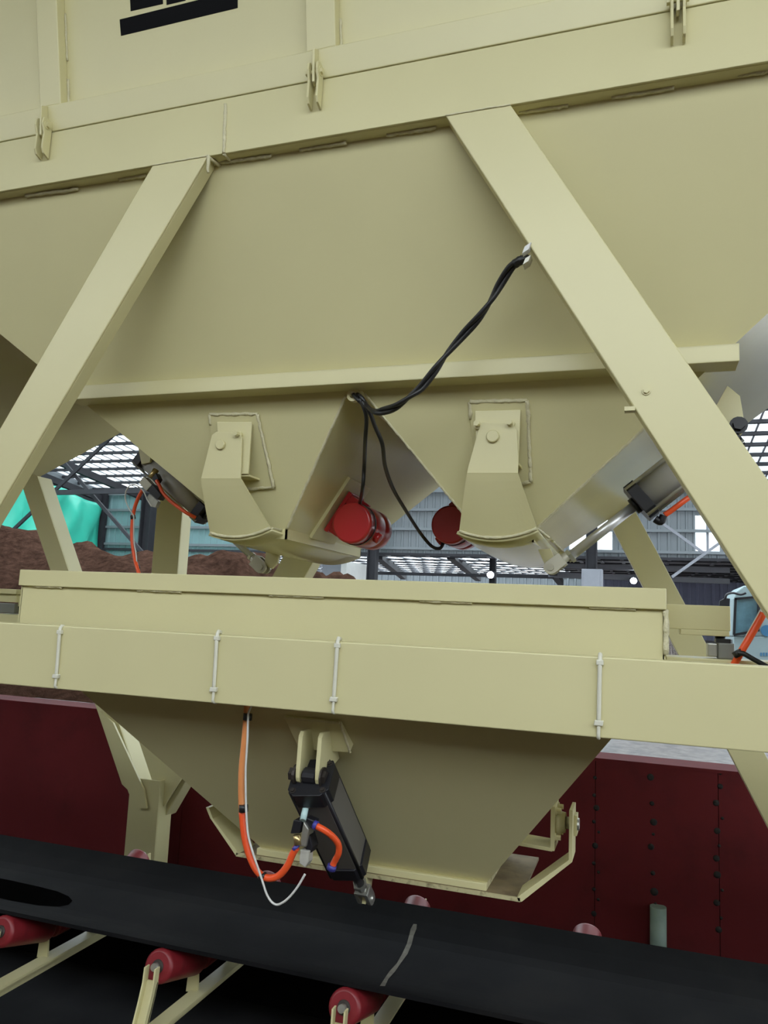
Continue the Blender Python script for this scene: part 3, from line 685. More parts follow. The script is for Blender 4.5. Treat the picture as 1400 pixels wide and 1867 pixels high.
    bead(arc(N, Yb+0.01, -0.002), arc(N, lerp(Yb, Y2, 0.42), -0.012), 0.0042, G); bead(arc(N, lerp(Yb, Y2, 0.55), -0.012), arc(N, Y2, -0.012), 0.004, G)
    MB().rev(P(*pin, Ya), (0,-1,0), [(0, pin_r), (0.007, pin_r), (0.010, pin_r*0.85)], 24).build('pivot_pin', 'cream', G)
    for b in bolts: hexbolt(MB(), P(*b, Ya+0.012), (0,-1,0), 0.0085, 0.032).build('bracket_bolt', 'cream', BIN)
    return G, Ya, Yb, arc
G1, Ya1, Yb1, arc1 = gate('cream clamshell gate below the left outlet of the bin',
    [(384, 775), (382, 756), (469, 755), (499, 888), (450, 892), (402, 893)], [(395, 769), (459, 769), (452, 864), (402, 864)],
    [(386, 793), (394, 787), (437, 789), (441, 800), (438, 873), (366, 873)], [(366, 873), (439, 873)], None, (403, 811), 0.017, [(437, 794)], (383, 972), (493, 963), None,
    None)
G2, Ya2, Yb2, arc2 = gate('cream clamshell gate below the right outlet of the bin',
    [(858, 765), (857, 733), (961, 730), (967, 877), (952, 883), (870, 885)], [(866, 749), (949, 747), (945, 842), (868, 842)],
    [(874, 777), (877, 770), (934, 771), (942, 784), (945, 838), (944, 863), (851, 863), (853, 852)], [(851, 863), (944, 863)], None, (898.6, 796), 0.019, [(872, 776), (931, 774)], (837, 969), (979, 964), None,
    None)

# ------------------------------------------------------------------ vibrators
def vibrator(c, Y, up, label, padpx):
    c0 = P(*c, Y); up = V(up).normalized(); ax = V((0, 1, 0)); sd = ax.cross(up)
    Vb = empty('vibrator_motor', c0, label, 'vibrator', 'red vibrator motors on the bin outlets')
    r = 0.074
    MB().rev(c0, ax, [(0, r*0.90), (0.004, r*0.985), (0.012, r), (0.055, r)], 36).build('end_cover', 'red', Vb)
    MB().rev(c0+ax*0.055, ax, [(0, r*0.95), (0.02, r*1.02), (0.10, r*1.04), (0.125, r*0.97), (0.13, r*1.02), (0.185, r*1.02), (0.20, r*0.95), (0.205, r*0.7)], 36).build('motor_body', 'red', Vb)
    MB().rev(c0+ax*0.050, ax, [(0, r*1.03), (0.008, r*1.03)], 36).build('seam_ring', 'rubber', Vb)
    f_ = MB(); f_.box(c0+ax*0.11+up*(r+0.012), sd*0.085, ax*0.065, up*0.007)
    for s in (-1, 1):
        f_.box(c0+ax*0.06+sd*s*0.06+up*(r-0.012), sd*0.018, ax*0.012, up*0.025); f_.box(c0+ax*0.16+sd*s*0.06+up*(r-0.012), sd*0.018, ax*0.012, up*0.025)
    f_.build('mounting_foot', 'red', Vb, 0.002)
    for s in (-1, 1):
        for t in (0.055, 0.165): hexbolt(MB(), c0+ax*t+sd*s*0.072+up*(r+0.005), -up, 0.008, 0.012).build('foot_bolt', 'red', Vb)
    MB().rev(c0+ax*0.10-up*(r), -up, [(0, 0.02), (0.016, 0.02), (0.018, 0.012)], 14).build('terminal_box', 'red', Vb)
    return Vb
nL = (MLb-MLt).cross(V((0,1,0))).normalized()
if nL.x > 0: nL = -nL                                # toward the plate from the right
def onplate(px, py, a, b, off): return PL(px, py, a+off, (b-a).cross(V((0,1,0))).normalized())
cpt = PL(640, 953, MLt-nL*(0.074+0.022+0.012), nL)
vibrator((640, 953), cpt.y, nL, 'red vibrator motor on the left outlet, beside the hanging cable', None)
up = nL; c0 = cpt
MB().box(c0+V((0, 0.11, 0))+nL*(0.074+0.022+0.006), nL.cross(V((0,1,0)))*0.13, V((0, 0.11, 0)), nL*0.006).build('vibrator_pad', 'cream', BIN)
nR = (MRb-MRt).cross(V((0,1,0))).normalized()
if nR.x < 0: nR = -nR
cpr = PL(820, 956, MRt-nR*(0.074+0.022+0.012), nR)
if cpr.y < 2.2 or cpr.y > 4: cpr = P(820, 956, 2.9)
vibrator((820, 956), cpr.y, nR, 'red vibrator motor half hidden behind the right gate arm', None)
MB().box(cpr+V((0, 0.11, 0))+nR*(0.074+0.022+0.006), nR.cross(V((0,1,0)))*0.12, V((0, 0.11, 0)), nR*0.006).build('vibrator_pad', 'cream', BIN)
print('vib', cpt, cpr)

# ------------------------------------------------------------------ black cables
ringY = rc0.y
path = [(962, 466, D0+0.05), (950, 474, D0+0.05), (932, 487, D0+0.06), (912, 518, D0+0.08), (895, 548, D0+0.09), (872, 580, D0+0.10), (845, 610, D0+0.12), (815, 645, D0+0.13), (795, 672, D0+0.13), (770, 704, D0+0.14), (748, 722, D0+0.14), (722, 741, D0+0.15), (700, 749, D0+0.18), (684, 750, D0+0.2), (668, 740, ringY-0.02), (656, 727, ringY-0.02), (648, 719, ringY+0.0)]
pts = [P(*p) for p in path]
# resample
def cat(pts, sub):
    q = []
    for i in range(len(pts)-1):
        p0 = pts[max(i-1, 0)]; p1 = pts[i]; p2 = pts[i+1]; p3 = pts[min(i+2, len(pts)-1)]
        for k in range(sub):
            t = k/sub; q.append(0.5*((2*p1)+(p2-p0)*t+(2*p0-5*p1+4*p2-p3)*t*t+(3*p1-p0-3*p2+p3)*t*t*t))
    return q+[pts[-1]]
cp = cat(pts, 8)
CB = empty('power_cable', pts[-2], 'twisted pair of black cables sagging from the right leg to the ring', 'cable')
for s in (0, math.pi):
    tw = []
    for i, p in enumerate(cp):
        d = (cp[min(i+1, len(cp)-1)]-cp[max(i-1, 0)]).normalized(); a = d.cross(V((0,1,0))).normalized(); b = d.cross(a)
        an = i*0.13+s; rr = 0.0062
        tw.append(p+a*math.cos(an)*rr+b*math.sin(an)*rr)
    MB().tube(tw, 0.0066, 10, 1).build('cable_strand', 'rubber', CB)
MB().tube([cp[6], cp[9], cp[14]], 0.0125, 8, 3, 0.1).build('tape_wrap', 'rubber', CB)
vy = cpt.y
MB().tube([P(656, 727, ringY-0.02), P(664, 745, ringY-0.02), P(668, 765, ringY+0.0), P(666, 800, ringY+0.05), P(664, 850, ringY+0.2), P(661, 890, vy-0.15), P(656, 917, vy+0.02), P(653, 928, vy+0.05)], 0.0065, 10).build('drop_lead', 'rubber', CB)
vz = cpr.y
MB().tube([P(660, 732, ringY-0.025), P(674, 752, ringY-0.025), P(684, 778, ringY+0.0), P(697, 810, ringY+0.04), P(702, 850, ringY+0.15), P(716, 890, ringY+0.3), P(738, 928, vz-0.2), P(765, 970, vz), P(786, 995, vz+0.05), P(801, 1000, vz+0.08), P(808, 990, vz+0.09), P(807, 978, vz+0.1)], 0.0065, 10).build('drop_lead', 'rubber', CB)

# ------------------------------------------------------------------ air cylinders
def cylinder(name, label, p0, p1, rodend, w, capl, tie, mcap, mbar, roundb, up, parent_pin=True):
    """p0: rear cap outer end, p1: front cap outer end, rodend: clevis pin"""
    p0, p1, rodend = V(p0), V(p1), V(rodend); d = (p1-p0).normalized(); L = (p1-p0).length
    u = V(up); u = (u-d*u.dot(d)).normalized(); s = d.cross(u)
    C = empty(name, rodend, label, 'air cylinder', 'pneumatic cylinders')
    def cap(c, m):
        o = MB(); k = w/2; ch = k*0.35
        pr_ = [(-k+ch, -k), (k-ch, -k), (k, -k+ch), (k, k-ch), (k-ch, k), (-k+ch, k), (-k, k-ch), (-k, -k+ch)]
        o.prism([c+s*a+u*b for a, b in pr_], d*capl); return o.build('end_cap', m, C, 0.0015)
    cap(p0, mcap); cap(p1-d*capl, mcap)
    b = MB()
    if roundb: b.cyl(p0+d*capl, p1-d*capl, w*0.42, 28)
    else:
        k = w*0.455; ch = k*0.18
        pr_ = [(-k+ch, -k), (k-ch, -k), (k, -k+ch), (k, k-ch), (k-ch, k), (-k+ch, k), (-k, k-ch), (-k, -k+ch)]
        b.prism([p0+d*capl+s*a_+u*b_ for a_, b_ in pr_], d*(L-2*capl))
    b.build('barrel', mbar, C, 0 if roundb else 0.001)
    if tie:
        for i in (-1, 1):
            for j in (-1, 1):
                q = s*i*w*0.40+u*j*w*0.40; MB().cyl(p0+q, p1+q, w*0.055, 10).build('tie_rod', 'steel' if roundb else 'blkcap', C)
    if not roundb:
        for i in (-1, 1):
            for j in (-1, 1): hexbolt(MB(), p0+s*i*w*0.36+u*j*w*0.36, -d, w*0.05, 0.006).build('cap_screw', 'bolt', C)
    MB().rev(p1, d, [(0, w*0.22), (0.012, w*0.22), (0.014, w*0.15)], 20).build('gland', mcap, C)
    rl = (rodend-p1).length
    MB().cyl(p1, p1+d*(rl-0.055), w*0.125, 18).build('piston_rod', 'chrome' if roundb else 'blkcap', C)
    MB().rev(p1+d*(rl-0.075), d, [(0, w*0.19), (0.012, w*0.19)], 6, False).build('lock_nut', 'steel', C)
    return C, d, u, s, rl
def clevis(C, rodend, d, ax, m='steel', r=0.020):
    d = V(d).normalized(); ax = V(ax).normalized(); n = ax.cross(d)
    k = MB(); k.rev(rodend-d*0.062, d, [(0, r*0.62), (0.02, r*0.7), (0.024, r*0.8)], 14)
    for sgn in (-1, 1):
        a = []
        for i in range(9):
            t = -math.pi/2+math.pi*i/8; a.append(rodend+d*math.cos(t)*r*0.95+n*math.sin(t)*r*0.95)
        a += [rodend-d*0.042+n*r*0.9, rodend-d*0.042-n*r*0.9]
        k.prism([p+ax*(sgn*r*0.75-r*0.27) for p in a], ax*r*0.54)
    k.box(rodend-d*0.040, d*0.006, n*r*0.9, ax*r*1.0)
    k.build('clevis', m, C, 0.001)
    pn = MB(); pn.cyl(rodend-ax*r*1.25, rodend+ax*r*1.25, r*0.48, 16); pn.build('clevis_pin', m, C)
# right cylinder: clevis low on the right gate
YC = lerp(Yb2, Y2, 0.22)
q0 = P(1005, 1035, YC)
YCr = YC+0.02
qa, qb = P(1342, 778, YCr), P(1160, 918, YCr)
C, d, u, s, rl = cylinder('air_cylinder', 'grey air cylinder with black cap and chrome rod reaching to the right gate', P(1330, 787, YCr), P(1160, 920, YCr), q0, 0.122, 0.036, True, 'blkcap', 'alu', True, (0,1,0))
clevis(C, q0, (q0-P(1160, 920, YCr)), (0, 1, 0), 'valve', 0.023)
# its anchor bracket on the bin
br = MB(); br.prism([P(1304, 742, YCr-0.06), P(1326, 703, YCr-0.06), P(1349, 722, YCr-0.06), P(1358, 775, YCr-0.06), P(1352, 792, YCr-0.06), P(1340, 800, YCr-0.06)], (0, 0.010, 0)); br.build('cylinder_bracket', 'cream', BIN, 0.001); br = MB(); br.prism([P(1304, 742, YCr-0.06)+V((0,.11,0)), P(1326, 703, YCr-0.06)+V((0,.11,0)), P(1349, 722, YCr-0.06)+V((0,.11,0)), P(1358, 775, YCr-0.06)+V((0,.11,0)), P(1340, 800, YCr-0.06)+V((0,.11,0))], (0, 0.010, 0))
br.build('cylinder_bracket', 'cream', BIN, 0.001)
hexbolt(MB(), P(1346, 776, YCr-0.06), (0,-1,0), 0.017, 0.022).build('anchor_bolt', 'blkcap', C)
MB().tube([P(1210, 940, YCr), P(1204, 951, YCr), P(1194, 946, YCr)], 0.012, 10).build('elbow_fitting', 'blkcap', C)
# gate lug for right cylinder
MB().prism([P(981, 1002, YC+0.02), P(1003, 1000, YC+0.02), P(1016, 1030, YC+0.02), P(1009, 1043, YC+0.02), P(999, 1043, YC+0.02)], (0, 0.012, 0)).build('rod_lug', 'cream', G2)
tag(MB().tube([P(1211, 939, YCr), P(1222, 932, YCr), P(1246, 914, YCr), P(1275, 892, YCr+0.02), P(1310, 850, YCr+0.05)], 0.0085, 10).build('air_hose', 'orange'), 'short orange air hose running behind the right leg from the black cylinder cap', 'hose')
# left cylinder: behind the left sloping edge of the bin
YL = 2.72
e0, e1, er = P(262, 832, YL), P(376, 938, YL), P(489, 1021, YL)
dd = (e1-e0).normalized(); er = e1+dd*(er-e1).length
C, d, u, s, rl = cylinder('air_cylinder', 'grey air cylinder with black caps at the left outlet of the bin', e0, e1, er, 0.098, 0.036, True, 'blkcap', 'alu', True, (0,1,0))
clevis(C, er, dd, (0, 1, 0), 'valve', 0.026)
MB().prism([P(487, 985, YL-0.008), P(512, 990, YL-0.008), P(506, 1025, YL-0.008), P(495, 1037, YL-0.008), P(482, 1030, YL-0.008)], (0, 0.014, 0)).build('rod_lug', 'cream', G1)
MB().prism([P(250, 808, YL-0.05), P(275, 826, YL-0.05), P(273, 843, YL-0.05), P(258, 846, YL-0.05)], (0, 0.10, 0)).build('cylinder_bracket', 'cream', BIN)

# ------------------------------------------------------------------ solenoid valve at left
YV = YL-0.10
def B2(px, py, Y=YV): return P(px, py, Y)
sv = empty('solenoid_valve', B2(285, 925), 'small beige solenoid valve with black coil hanging on the left cylinder', 'valve', 'solenoid valves')
ax = (B2(292, 912)-B2(262, 878)).normalized()
MB().prism([B2(262, 868), B2(277, 884), B2(266, 896), B2(253, 880)], (0, 0.035, 0)).build('body', 'valve', sv, 0.002)
MB().prism([B2(277, 882), B2(294, 903), B2(287, 911), B2(269, 896)], (0, 0.04, 0)).build('coil', 'blkcap', sv, 0.002)
MB().prism([B2(272, 900), B2(288, 914), B2(283, 925), B2(276, 924), B2(268, 906)], (0, 0.022, 0)).build('connector', 'clear', sv, 0.001)
MB().cyl(B2(275, 872, YV+0.02), B2(285, 856, YV+0.03), 0.013, 14).build('fitting', 'brass', sv)
MB().prism([B2(276, 872), B2(284, 862), B2(289, 873), B2(283, 882)], (0, 0.03, 0)).build('port_block', 'blkcap', sv, 0.002)
hs = empty('air_hose', B2(254, 1047), 'orange air hose with white wire and black tape dropping from the left valve', 'hose')
hp = [(260, 893), (252, 908), (245, 928), (241, 955), (241, 985), (245, 1015), (250, 1035), (254, 1052), (256, 1090)]
MB().tube([B2(a, b, YV+0.01-0.02*(i > 5)) for i, (a, b) in enumerate(hp)], 0.0075, 10).build('tube', 'orange', hs)
MB().tube([B2(a, b) for a, b in ((256, 890), (246, 884), (236, 886), (229, 898), (229, 912), (234, 925), (242, 938), (244, 946), (244, 985), (248, 1010), (250, 1035), (251, 1060))], 0.0028, 8).build('wire', 'white', hs)
MB().tube([B2(a, b) for a, b in ((255, 889), (262, 896), (268, 910), (276, 923))], 0.0028, 8).build('wire', 'white', hs)
for y in (940, 1031):
    x = 242 if y < 1000 else 250
    MB().cyl(B2(x, y, YV+0.008), B2(x+1, y+6, YV+0.008), 0.0105, 12).build('tape', 'rubber', hs)
tag(MB().tube([B2(285, 876), B2(291, 886), B2(296, 897), B2(308, 911), B2(323, 923), B2(340, 935), B2(357, 944, YV+0.02)], 0.0072, 10).build('air_hose', 'orange'), 'short red-orange air hose linking the left valve to the lower cylinder cap', 'hose')

# ================================================================== WEIGH HOPPER
YH = D0+0.10
WH = empty('weigh_hopper', (P(640, 1200, YH).x, YH+0.3, P(700, 1600, 2.35).z), 'cream weigh hopper with tapering lower body behind the girder', 'hopper')
zH1 = P(640, 1056, YH-0.012).z
xh0, xh1 = P(36, 1100, YH).x, P(1213, 1140, YH).x
YHr = YH+1.05
zHm = P(640, 1300, YH+0.01).z
hrim = zH1-P(640, 1090, YH-0.012).z
MB().abox(xh0+0.004, xh1-0.003, YH, YH+0.006, zHm, zH1-0.004).build('front_plate', 'cream', WH)
MB().abox(xh0, xh0+0.006, YH, YHr, zHm, zH1-0.004).build('end_plate', 'cream', WH); MB().abox(xh1-0.006, xh1, YH, YHr, zHm, zH1-0.004).build('end_plate', 'cream', WH)
MB().abox(xh0, xh1, YHr-0.006, YHr, zHm, zH1-0.02).build('rear_plate', 'cream', WH)
rim = MB().abox(xh0-0.002, xh1+0.002, YH-0.012, YH, zH1-hrim, zH1).build('rim_bar', 'cream', WH, 0.002)
for a, b in (((60, 1073), (112, 1077)), ((250, 1081), (330, 1083)), ((490, 1088), (590, 1092)), ((765, 1097), (860, 1101)), ((1075, 1108), (1160, 1110))):
    p, q = P(*a, YH-0.004), P(*b, YH-0.004); p.z = q.z = zH1-hrim-0.001; bead(p, q, 0.0042, WH)
bead((xh1+0.001, YH-0.002, zH1-hrim), (xh1+0.001, YH-0.002, zHm+0.2), 0.007, WH)
# lower tapering body
YLT, YLB = YH+0.025, 2.36
b0, b1 = P(478, 1546, YLB), P(892, 1612, YLB); zLB = (b0.z+b1.z)/2
t0, t1 = P(150, 1262, YLT), P(1112, 1349, YLT); zLT = (t0.z+t1.z)/2
n_ = V((0, zLT-zLB, -(YLT-YLB)))                    # plane normal dir helper
LWn = V((0, 1, (YLB-YLT)/(zLT-zLB))).normalized(); LWp = V((0, YLT, zLT))
def W(px, py, off=0.0): return PL(px, py, LWp-LWn*off, LWn)
lw0, lw1 = W(150, 1262), W(470, 1540); rw0, rw1 = W(1112, 1350), W(890, 1606)
TL, BLc = on(lw0, lw1, zHm), on(lw0, lw1, zLB); TR, BR = on(rw0, rw1, zHm), on(rw0, rw1, zLB)
YB2 = YLB+0.34
def wrear(p): return V((p.x, YB2+(YLB-p.y)*1.0, p.z))
ctr = V(((TL.x+TR.x)/2, (YLB+YB2)/2, zHm+0.1))
plate('sloping_front', [TL, BLc, BR, TR], WH, 'cream', 0.006, ctr)
plate('sloping_side', [TL, BLc, wrear(BLc), wrear(TL)], WH, 'cream', 0.006, ctr); plate('sloping_side', [TR, BR, wrear(BR), wrear(TR)], WH, 'cream', 0.006, ctr)
plate('sloping_rear', [wrear(TL), wrear(BLc), wrear(BR), wrear(TR)], WH, 'cream', 0.006, ctr)
MB().abox(BLc.x-0.01, BR.x+0.004, YLB-0.018, YLB+0.006, zLB-0.032, zLB+0.004).build('outlet_lip', 'cream', WH, 0.002)
MB().abox(BLc.x-0.01, BLc.x, YLB, YB2, zLB-0.032, zLB+0.004).build('outlet_lip', 'rust', WH); MB().abox(BR.x-0.006, BR.x+0.004, YLB, YB2, zLB-0.032, zLB+0.004).build('outlet_lip', 'rust', WH)
bead(BLc+V((0,-0.004,0.012)), BR+V((0,-0.004,0.012)), 0.0035, WH, 'corner_seam')
print('weigh', zH1, zHm, zLT, zLB, 'x', xh0, xh1, BLc.x, BR.x)
# weigh gate: pan with ears
YG = YLB-0.035
gz = P(690, 1603, YG).z
gA, gB = P(430, 1561, YG), P(948, 1644, YG); gz = (gA.z+gB.z)/2
WG = empty('discharge_gate', ((gA.x+gB.x)/2, YG+0.2, gz), 'rust-edged discharge gate with bent side ears under the weigh hopper', 'gate')
MB().abox(gA.x, gB.x, YG+0.006, YB2+0.04, gz, gz+0.009).build('pan', 'brown', WG); MB().abox(gA.x, gB.x, YG, YG+0.006, gz-0.001, gz+0.010).build('pan_edge', 'rust', WG)
eb, et = P(1043, 1572, YG), P(1045, 1478, YG)
MB().prism([(gB.x-0.006, YG, gz), (gB.x+0.004, YG, gz), (eb.x, YG, eb.z), (eb.x, YG, et.z), (eb.x-0.010, YG, et.z), (eb.x-0.010, YG, eb.z+0.004), (gB.x-0.010, YG, gz+0.010)], (0, 0.11, 0)).build('side_ear', 'cream', WG, 0.001)
lt = P(375, 1472, YG); lm = P(383, 1492, YG)
MB().prism([(gA.x, YG, gz), (gA.x+0.010, YG, gz+0.009), (lm.x+0.010, YG, lm.z), (lt.x+0.012, YG, lt.z), (lt.x, YG, lt.z), (lm.x, YG, lm.z)], (0, 0.11, 0)).build('side_ear', 'cream', WG, 0.001)
# pivot bearing at right
pc = P(1018, 1500, YG+0.05); YP = YG+0.05
bz0 = P(1012, 1546, YP).z; bz1 = P(1012, 1466, YP).z; bx = P(1006, 1500, YP).x
k = MB(); k.abox(bx, bx+0.012, YP-0.035, YP+0.065, bz0, bz1); k.prism([(W(965,1540).x-0.09, YP-0.035, bz0+0.004), (bx+0.006, YP-0.035, bz0-0.002), (bx+0.006, YP-0.035, bz0+0.008), (W(965,1540).x-0.09, YP-0.035, bz0+0.014)], (0, 0.10, 0)); k.build('bearing_bracket', 'cream', WH, 0.001)
bh = MB(); bh.rev((bx+0.012, YP+0.012, pc.z), (1,0,0), [(0, 0.038), (0.012, 0.038), (0.014, 0.030), (0.026, 0.028)], 24); bh.build('bearing_housing', 'cream', WH)
for sy in (-1, 1):
    for sz in (-1, 1): hexbolt(MB(), (bx+0.010, YP+0.012+sy*0.032, pc.z+sz*0.036), (1,0,0), 0.008, 0.018).build('bearing_bolt', 'cream', WH)
MB().cyl((bx+0.03, YP+0.012, pc.z), (eb.x+0.014, YP+0.012, pc.z), 0.017, 16).build('pivot_shaft', 'steel', WG)
MB().abox(eb.x, eb.x+0.009, YP-0.012, YP+0.036, pc.z-0.028, pc.z+0.028).build('shaft_keeper', 'cream', WG, 0.001)
# cylinder bracket on the sloping front
pad = [(518, 1308), (620, 1318), (638, 1372), (545, 1366)]
_f = [W(*pad[0], 0.008), W(*pad[1], 0.008), W(*pad[2], 0.030), W(*pad[3], 0.030)]
o = MB().loft(_f[::-1], [p+LWn*k for p, k in zip(_f[::-1], (0.034, 0.034, 0.012, 0.012))], 0, 0).build('cylinder_pad', 'cream', WH, 0.001)
bead(W(518, 1308, 0.008), W(620, 1318, 0.008), 0.0035, o); bead(W(620, 1318, 0.008), W(638, 1372, 0.030), 0.0035, o)
YPN = 1.955
pn = P(566, 1415, YPN)
xl = [P(549, 1400, YPN).x, P(584, 1405, YPN).x]
for x in xl:
    zt_ = P(560, 1328, 2.0).z; wt = V((x, 0, 0)); 
    yt_ = LWp.y+(LWp.z-zt_)*(-LWn.z/LWn.y)*-1
    def wy(z): return LWp.y+(zLT-z)*(YLB-YLT)/(zLT-zLB)
    prof = [(wy(zt_)-0.002, zt_), (wy(zt_-0.085)-0.002, zt_-0.085)]
    arcp = [(YPN+math.cos(a)*0.021, pn.z+math.sin(a)*0.021) for a in [math.radians(t) for t in (10, -20, -50, -80, -110, -140, -170)]]
    MB().prism([V((x-0.006, y, z)) for y, z in prof+arcp+[(YPN-0.022, pn.z+0.02), (YPN-0.016, zt_-0.012), (YPN-0.006, zt_)]], (0.012, 0, 0)).build('cylinder_lug', 'cream', WH, 0.0015)
# lower cylinder
re = P(667, 1636, YPN*1.20)
ax = (re-pn).normalized()
c0 = pn-ax*0.005
Lc = (re-pn).length
xm = (xl[0]+xl[1])/2; pnc = V((xm+0.002, pn.y, pn.z)); ax = (re-pnc).normalized()
C, d, u, s, rl = cylinder('air_cylinder', 'dark square air cylinder hanging in front of the weigh hopper', pnc+ax*0.004, pnc+ax*(Lc*0.68), re, 0.116, 0.050, True, 'blkcap', 'darkalu', False, (0,-1,0.3))
clevis(C, re, ax, (1, 0, 0), 'steel', 0.021)
tn = MB(); tn.prism([pnc+V((-0.017, 0, 0))+V((0, math.cos(t)*0.022, math.sin(t)*0.022)) for t in [math.radians(30*i) for i in range(12)]], (0.034, 0, 0)); tn.build('rear_tang', 'blkcap', C)
bp = MB(); bp.cyl((xl[0]-0.022, pn.y, pn.z), (xl[1]+0.018, pn.y, pn.z), 0.012, 14); hexbolt(bp, (xl[0]-0.008, pn.y, pn.z), (-1,0,0), 0.018, 0.022); hexbolt(bp, (xl[1]+0.007, pn.y, pn.z), (1,0,0), 0.018, 0.012); bp.build('pivot_bolt', 'bolt', C)
o = MB().prism([(re.x-0.006, re.y-0.02, gz+0.004), (re.x-0.006, re.y+0.05, gz+0.004), (re.x-0.006, re.y+0.018, re.z-0.012), (re.x-0.006, re.y-0.016, re.z-0.014)], (0.012, 0, 0)).build('rod_lug', 'cream', WG)

# solenoid valve of the lower cylinder
YS = YPN-0.02
def S(px, py, dy=0.0): return P(px, py, YS+dy)
s2 = empty('solenoid_valve', S(553, 1580), 'silver solenoid valve with black block hanging in front of the lower cylinder', 'valve', 'solenoid valves')
MB().cyl(S(559, 1466, .03), S(552, 1496, .0), 0.0085, 14).build('nipple', 'cyan', s2); MB().rev(S(560, 1464, .03), (S(552, 1496)-S(559, 1466)), [(0, .016), (0.008, .016)], 18).build('nipple_ring', 'white', s2)
MB().prism([S(535, 1495), S(550, 1497), S(546, 1520), S(529, 1520)], (0, 0.035, 0)).build('port_block', 'blkcap', s2, 0.002)
MB().prism([S(553, 1497), S(563, 1512), S(557, 1545), S(545, 1543)], (0, 0.04, 0)).build('body', 'steel', s2, 0.003)
MB().prism([S(563, 1520, .01), S(570, 1545, .01), S(566, 1556, .01), S(556, 1552, .01)], (0, 0.04, 0)).build('coil', 'blkcap', s2, 0.002)
MB().prism([S(547, 1549), S(563, 1552), S(562, 1572), S(556, 1582), S(545, 1574)], (0, 0.03, 0)).build('connector', 'clear', s2, 0.002)
MB().cyl(S(541, 1522), S(543, 1540), 0.010, 12).build('fitting', 'brass', s2); MB().cyl(S(537, 1543), S(541, 1548), 0.0105, 12).build('collar', 'blue', s2)
MB().prism([S(557, 1490, .01), S(575, 1497, .01), S(570, 1512, .01), S(556, 1505, .01)], (0, 0.03, 0)).build('elbow_fitting', 'blkcap', s2, 0.003)
MB().cyl(S(572, 1503), S(578, 1506), 0.0115, 12).build('collar', 'blue', s2)
h1 = empty('air_hose', S(470, 1600), 'long orange air hose with white wire looping below the girder to the lower valve', 'hose')
hp = [(451, 1283), (449, 1310), (446, 1350), (441, 1400), (440, 1440), (441, 1480), (445, 1520), (453, 1555), (466, 1584), (480, 1598), (495, 1601), (510, 1595), (524, 1578), (533, 1558), (540, 1546)]
MB().tube([S(a, b, 0.02*(1-i/14)) for i, (a, b) in enumerate(hp[:6])], 0.0092, 12).build('upper_tube', 'peach', h1)
MB().tube([S(a, b, 0.02*(1-(i+5)/14)) for i, (a, b) in enumerate(hp[5:])], 0.0092, 12).build('lower_tube', 'orange', h1)
MB().tube([S(a, b, -0.012) for a, b in ((458, 1288), (453, 1300), (452, 1312), (451, 1350), (448, 1400), (448, 1440), (449, 1480), (452, 1520), (461, 1555), (473, 1590), (480, 1612), (487, 1632), (497, 1646), (508, 1649), (524, 1639), (541, 1619), (556, 1594))], 0.0030, 8).build('wire', 'white', h1)
for (a, b, c_, d_) in ((451, 1301, 450, 1313), (443, 1467, 443, 1480), (476, 1594, 480, 1601)):
    MB().cyl(S(a+1, b, 0.008), S(c_+1, d_, 0.008), 0.0125, 14).build('tape', 'rubber', h1)
h2 = empty('air_hose', S(603, 1580), 'short curved orange air hose between the black elbow and the lower cylinder cap', 'hose')
MB().tube([S(a, b, dy) for a, b, dy in ((577, 1506, 0), (592, 1514, 0), (607, 1526, 0.02), (617, 1540, 0.04), (617, 1556, 0.05), (610, 1570, 0.06), (605, 1582, 0.06))], 0.0085, 12).build('tube', 'orange', h2)
MB().cyl(S(606, 1577, 0.06), S(603, 1586, 0.06), 0.0125, 12).build('collar', 'blue', h2); MB().prism([S(594, 1580, 0.065), S(611, 1577, 0.065), S(609, 1588, 0.065), S(602, 1594, 0.065)], (0, 0.03, 0)).build('fitting', 'blkcap', h2, 0.002)

# ------------------------------------------------------------------ load cells
YA = D0+0.22
a, b = P(1213, 1104, YA), P(1332, 1148, YA)
MB().abox(xh1-0.004, b.x, YA, YA+0.09, b.z-0.004, a.z+0.004).build('support_arm', 'cream', WH, 0.002)
a2, b2 = P(1240, 1149, YA), P(1330, 1161, YA)
MB().abox(a2.x, b2.x, YA-0.004, YA+0.08, b2.z, b.z-0.004).build('arm_plate', 'cream', WH, 0.002)
lc_ = empty('load_cell', P(1315, 1203, YA), 'grey load cell with black bolt under the right box arm', 'load cell')
p, q = P(1309, 1172, YA), P(1340, 1203, YA)
MB().abox(p.x, q.x, YA+0.005, YA+0.06, q.z, p.z).build('body', 'loadc', lc_, 0.003); p2 = P(1290, 1174, YA)
MB().abox(p2.x, p.x, YA+0.01, YA+0.055, q.z+0.004, p.z-0.002).build('cable_block', 'steel', lc_, 0.003)
MB().cyl(((p.x*0.8+q.x*0.2), YA+0.03, p.z), ((p.x*0.8+q.x*0.2), YA+0.03, b2.z), 0.012, 14).build('bolt', 'blkcap', lc_)
MB().abox(p.x-0.004, q.x-0.008, YA+0.008, YA+0.055, p.z, p.z+0.010).build('rubber_pad', 'rubber', lc_)
pz = P(1260, 1196, YA).z
cm = MB(); cm.abox(xh1+0.004, XB, YA-0.03, YA+0.12, zL1-0.02, min(q.z, pz)+0.0)
tag(cm.build('bearing_rail', 'cream', None, 0.002), 'narrow cream rail carrying the right load cell behind the girder', 'rail')
rl_ = WH
a, b = P(-120, 1072, YA), P(29, 1083, YA); c_, d_ = P(0, 1099, YA), P(26, 1117, YA)
MB().abox(a.x, b.x, YA, YA+0.09, P(20, 1083, YA).z, P(20, 1074, YA).z).build('arm_plate', 'cream', rl_, 0.001)
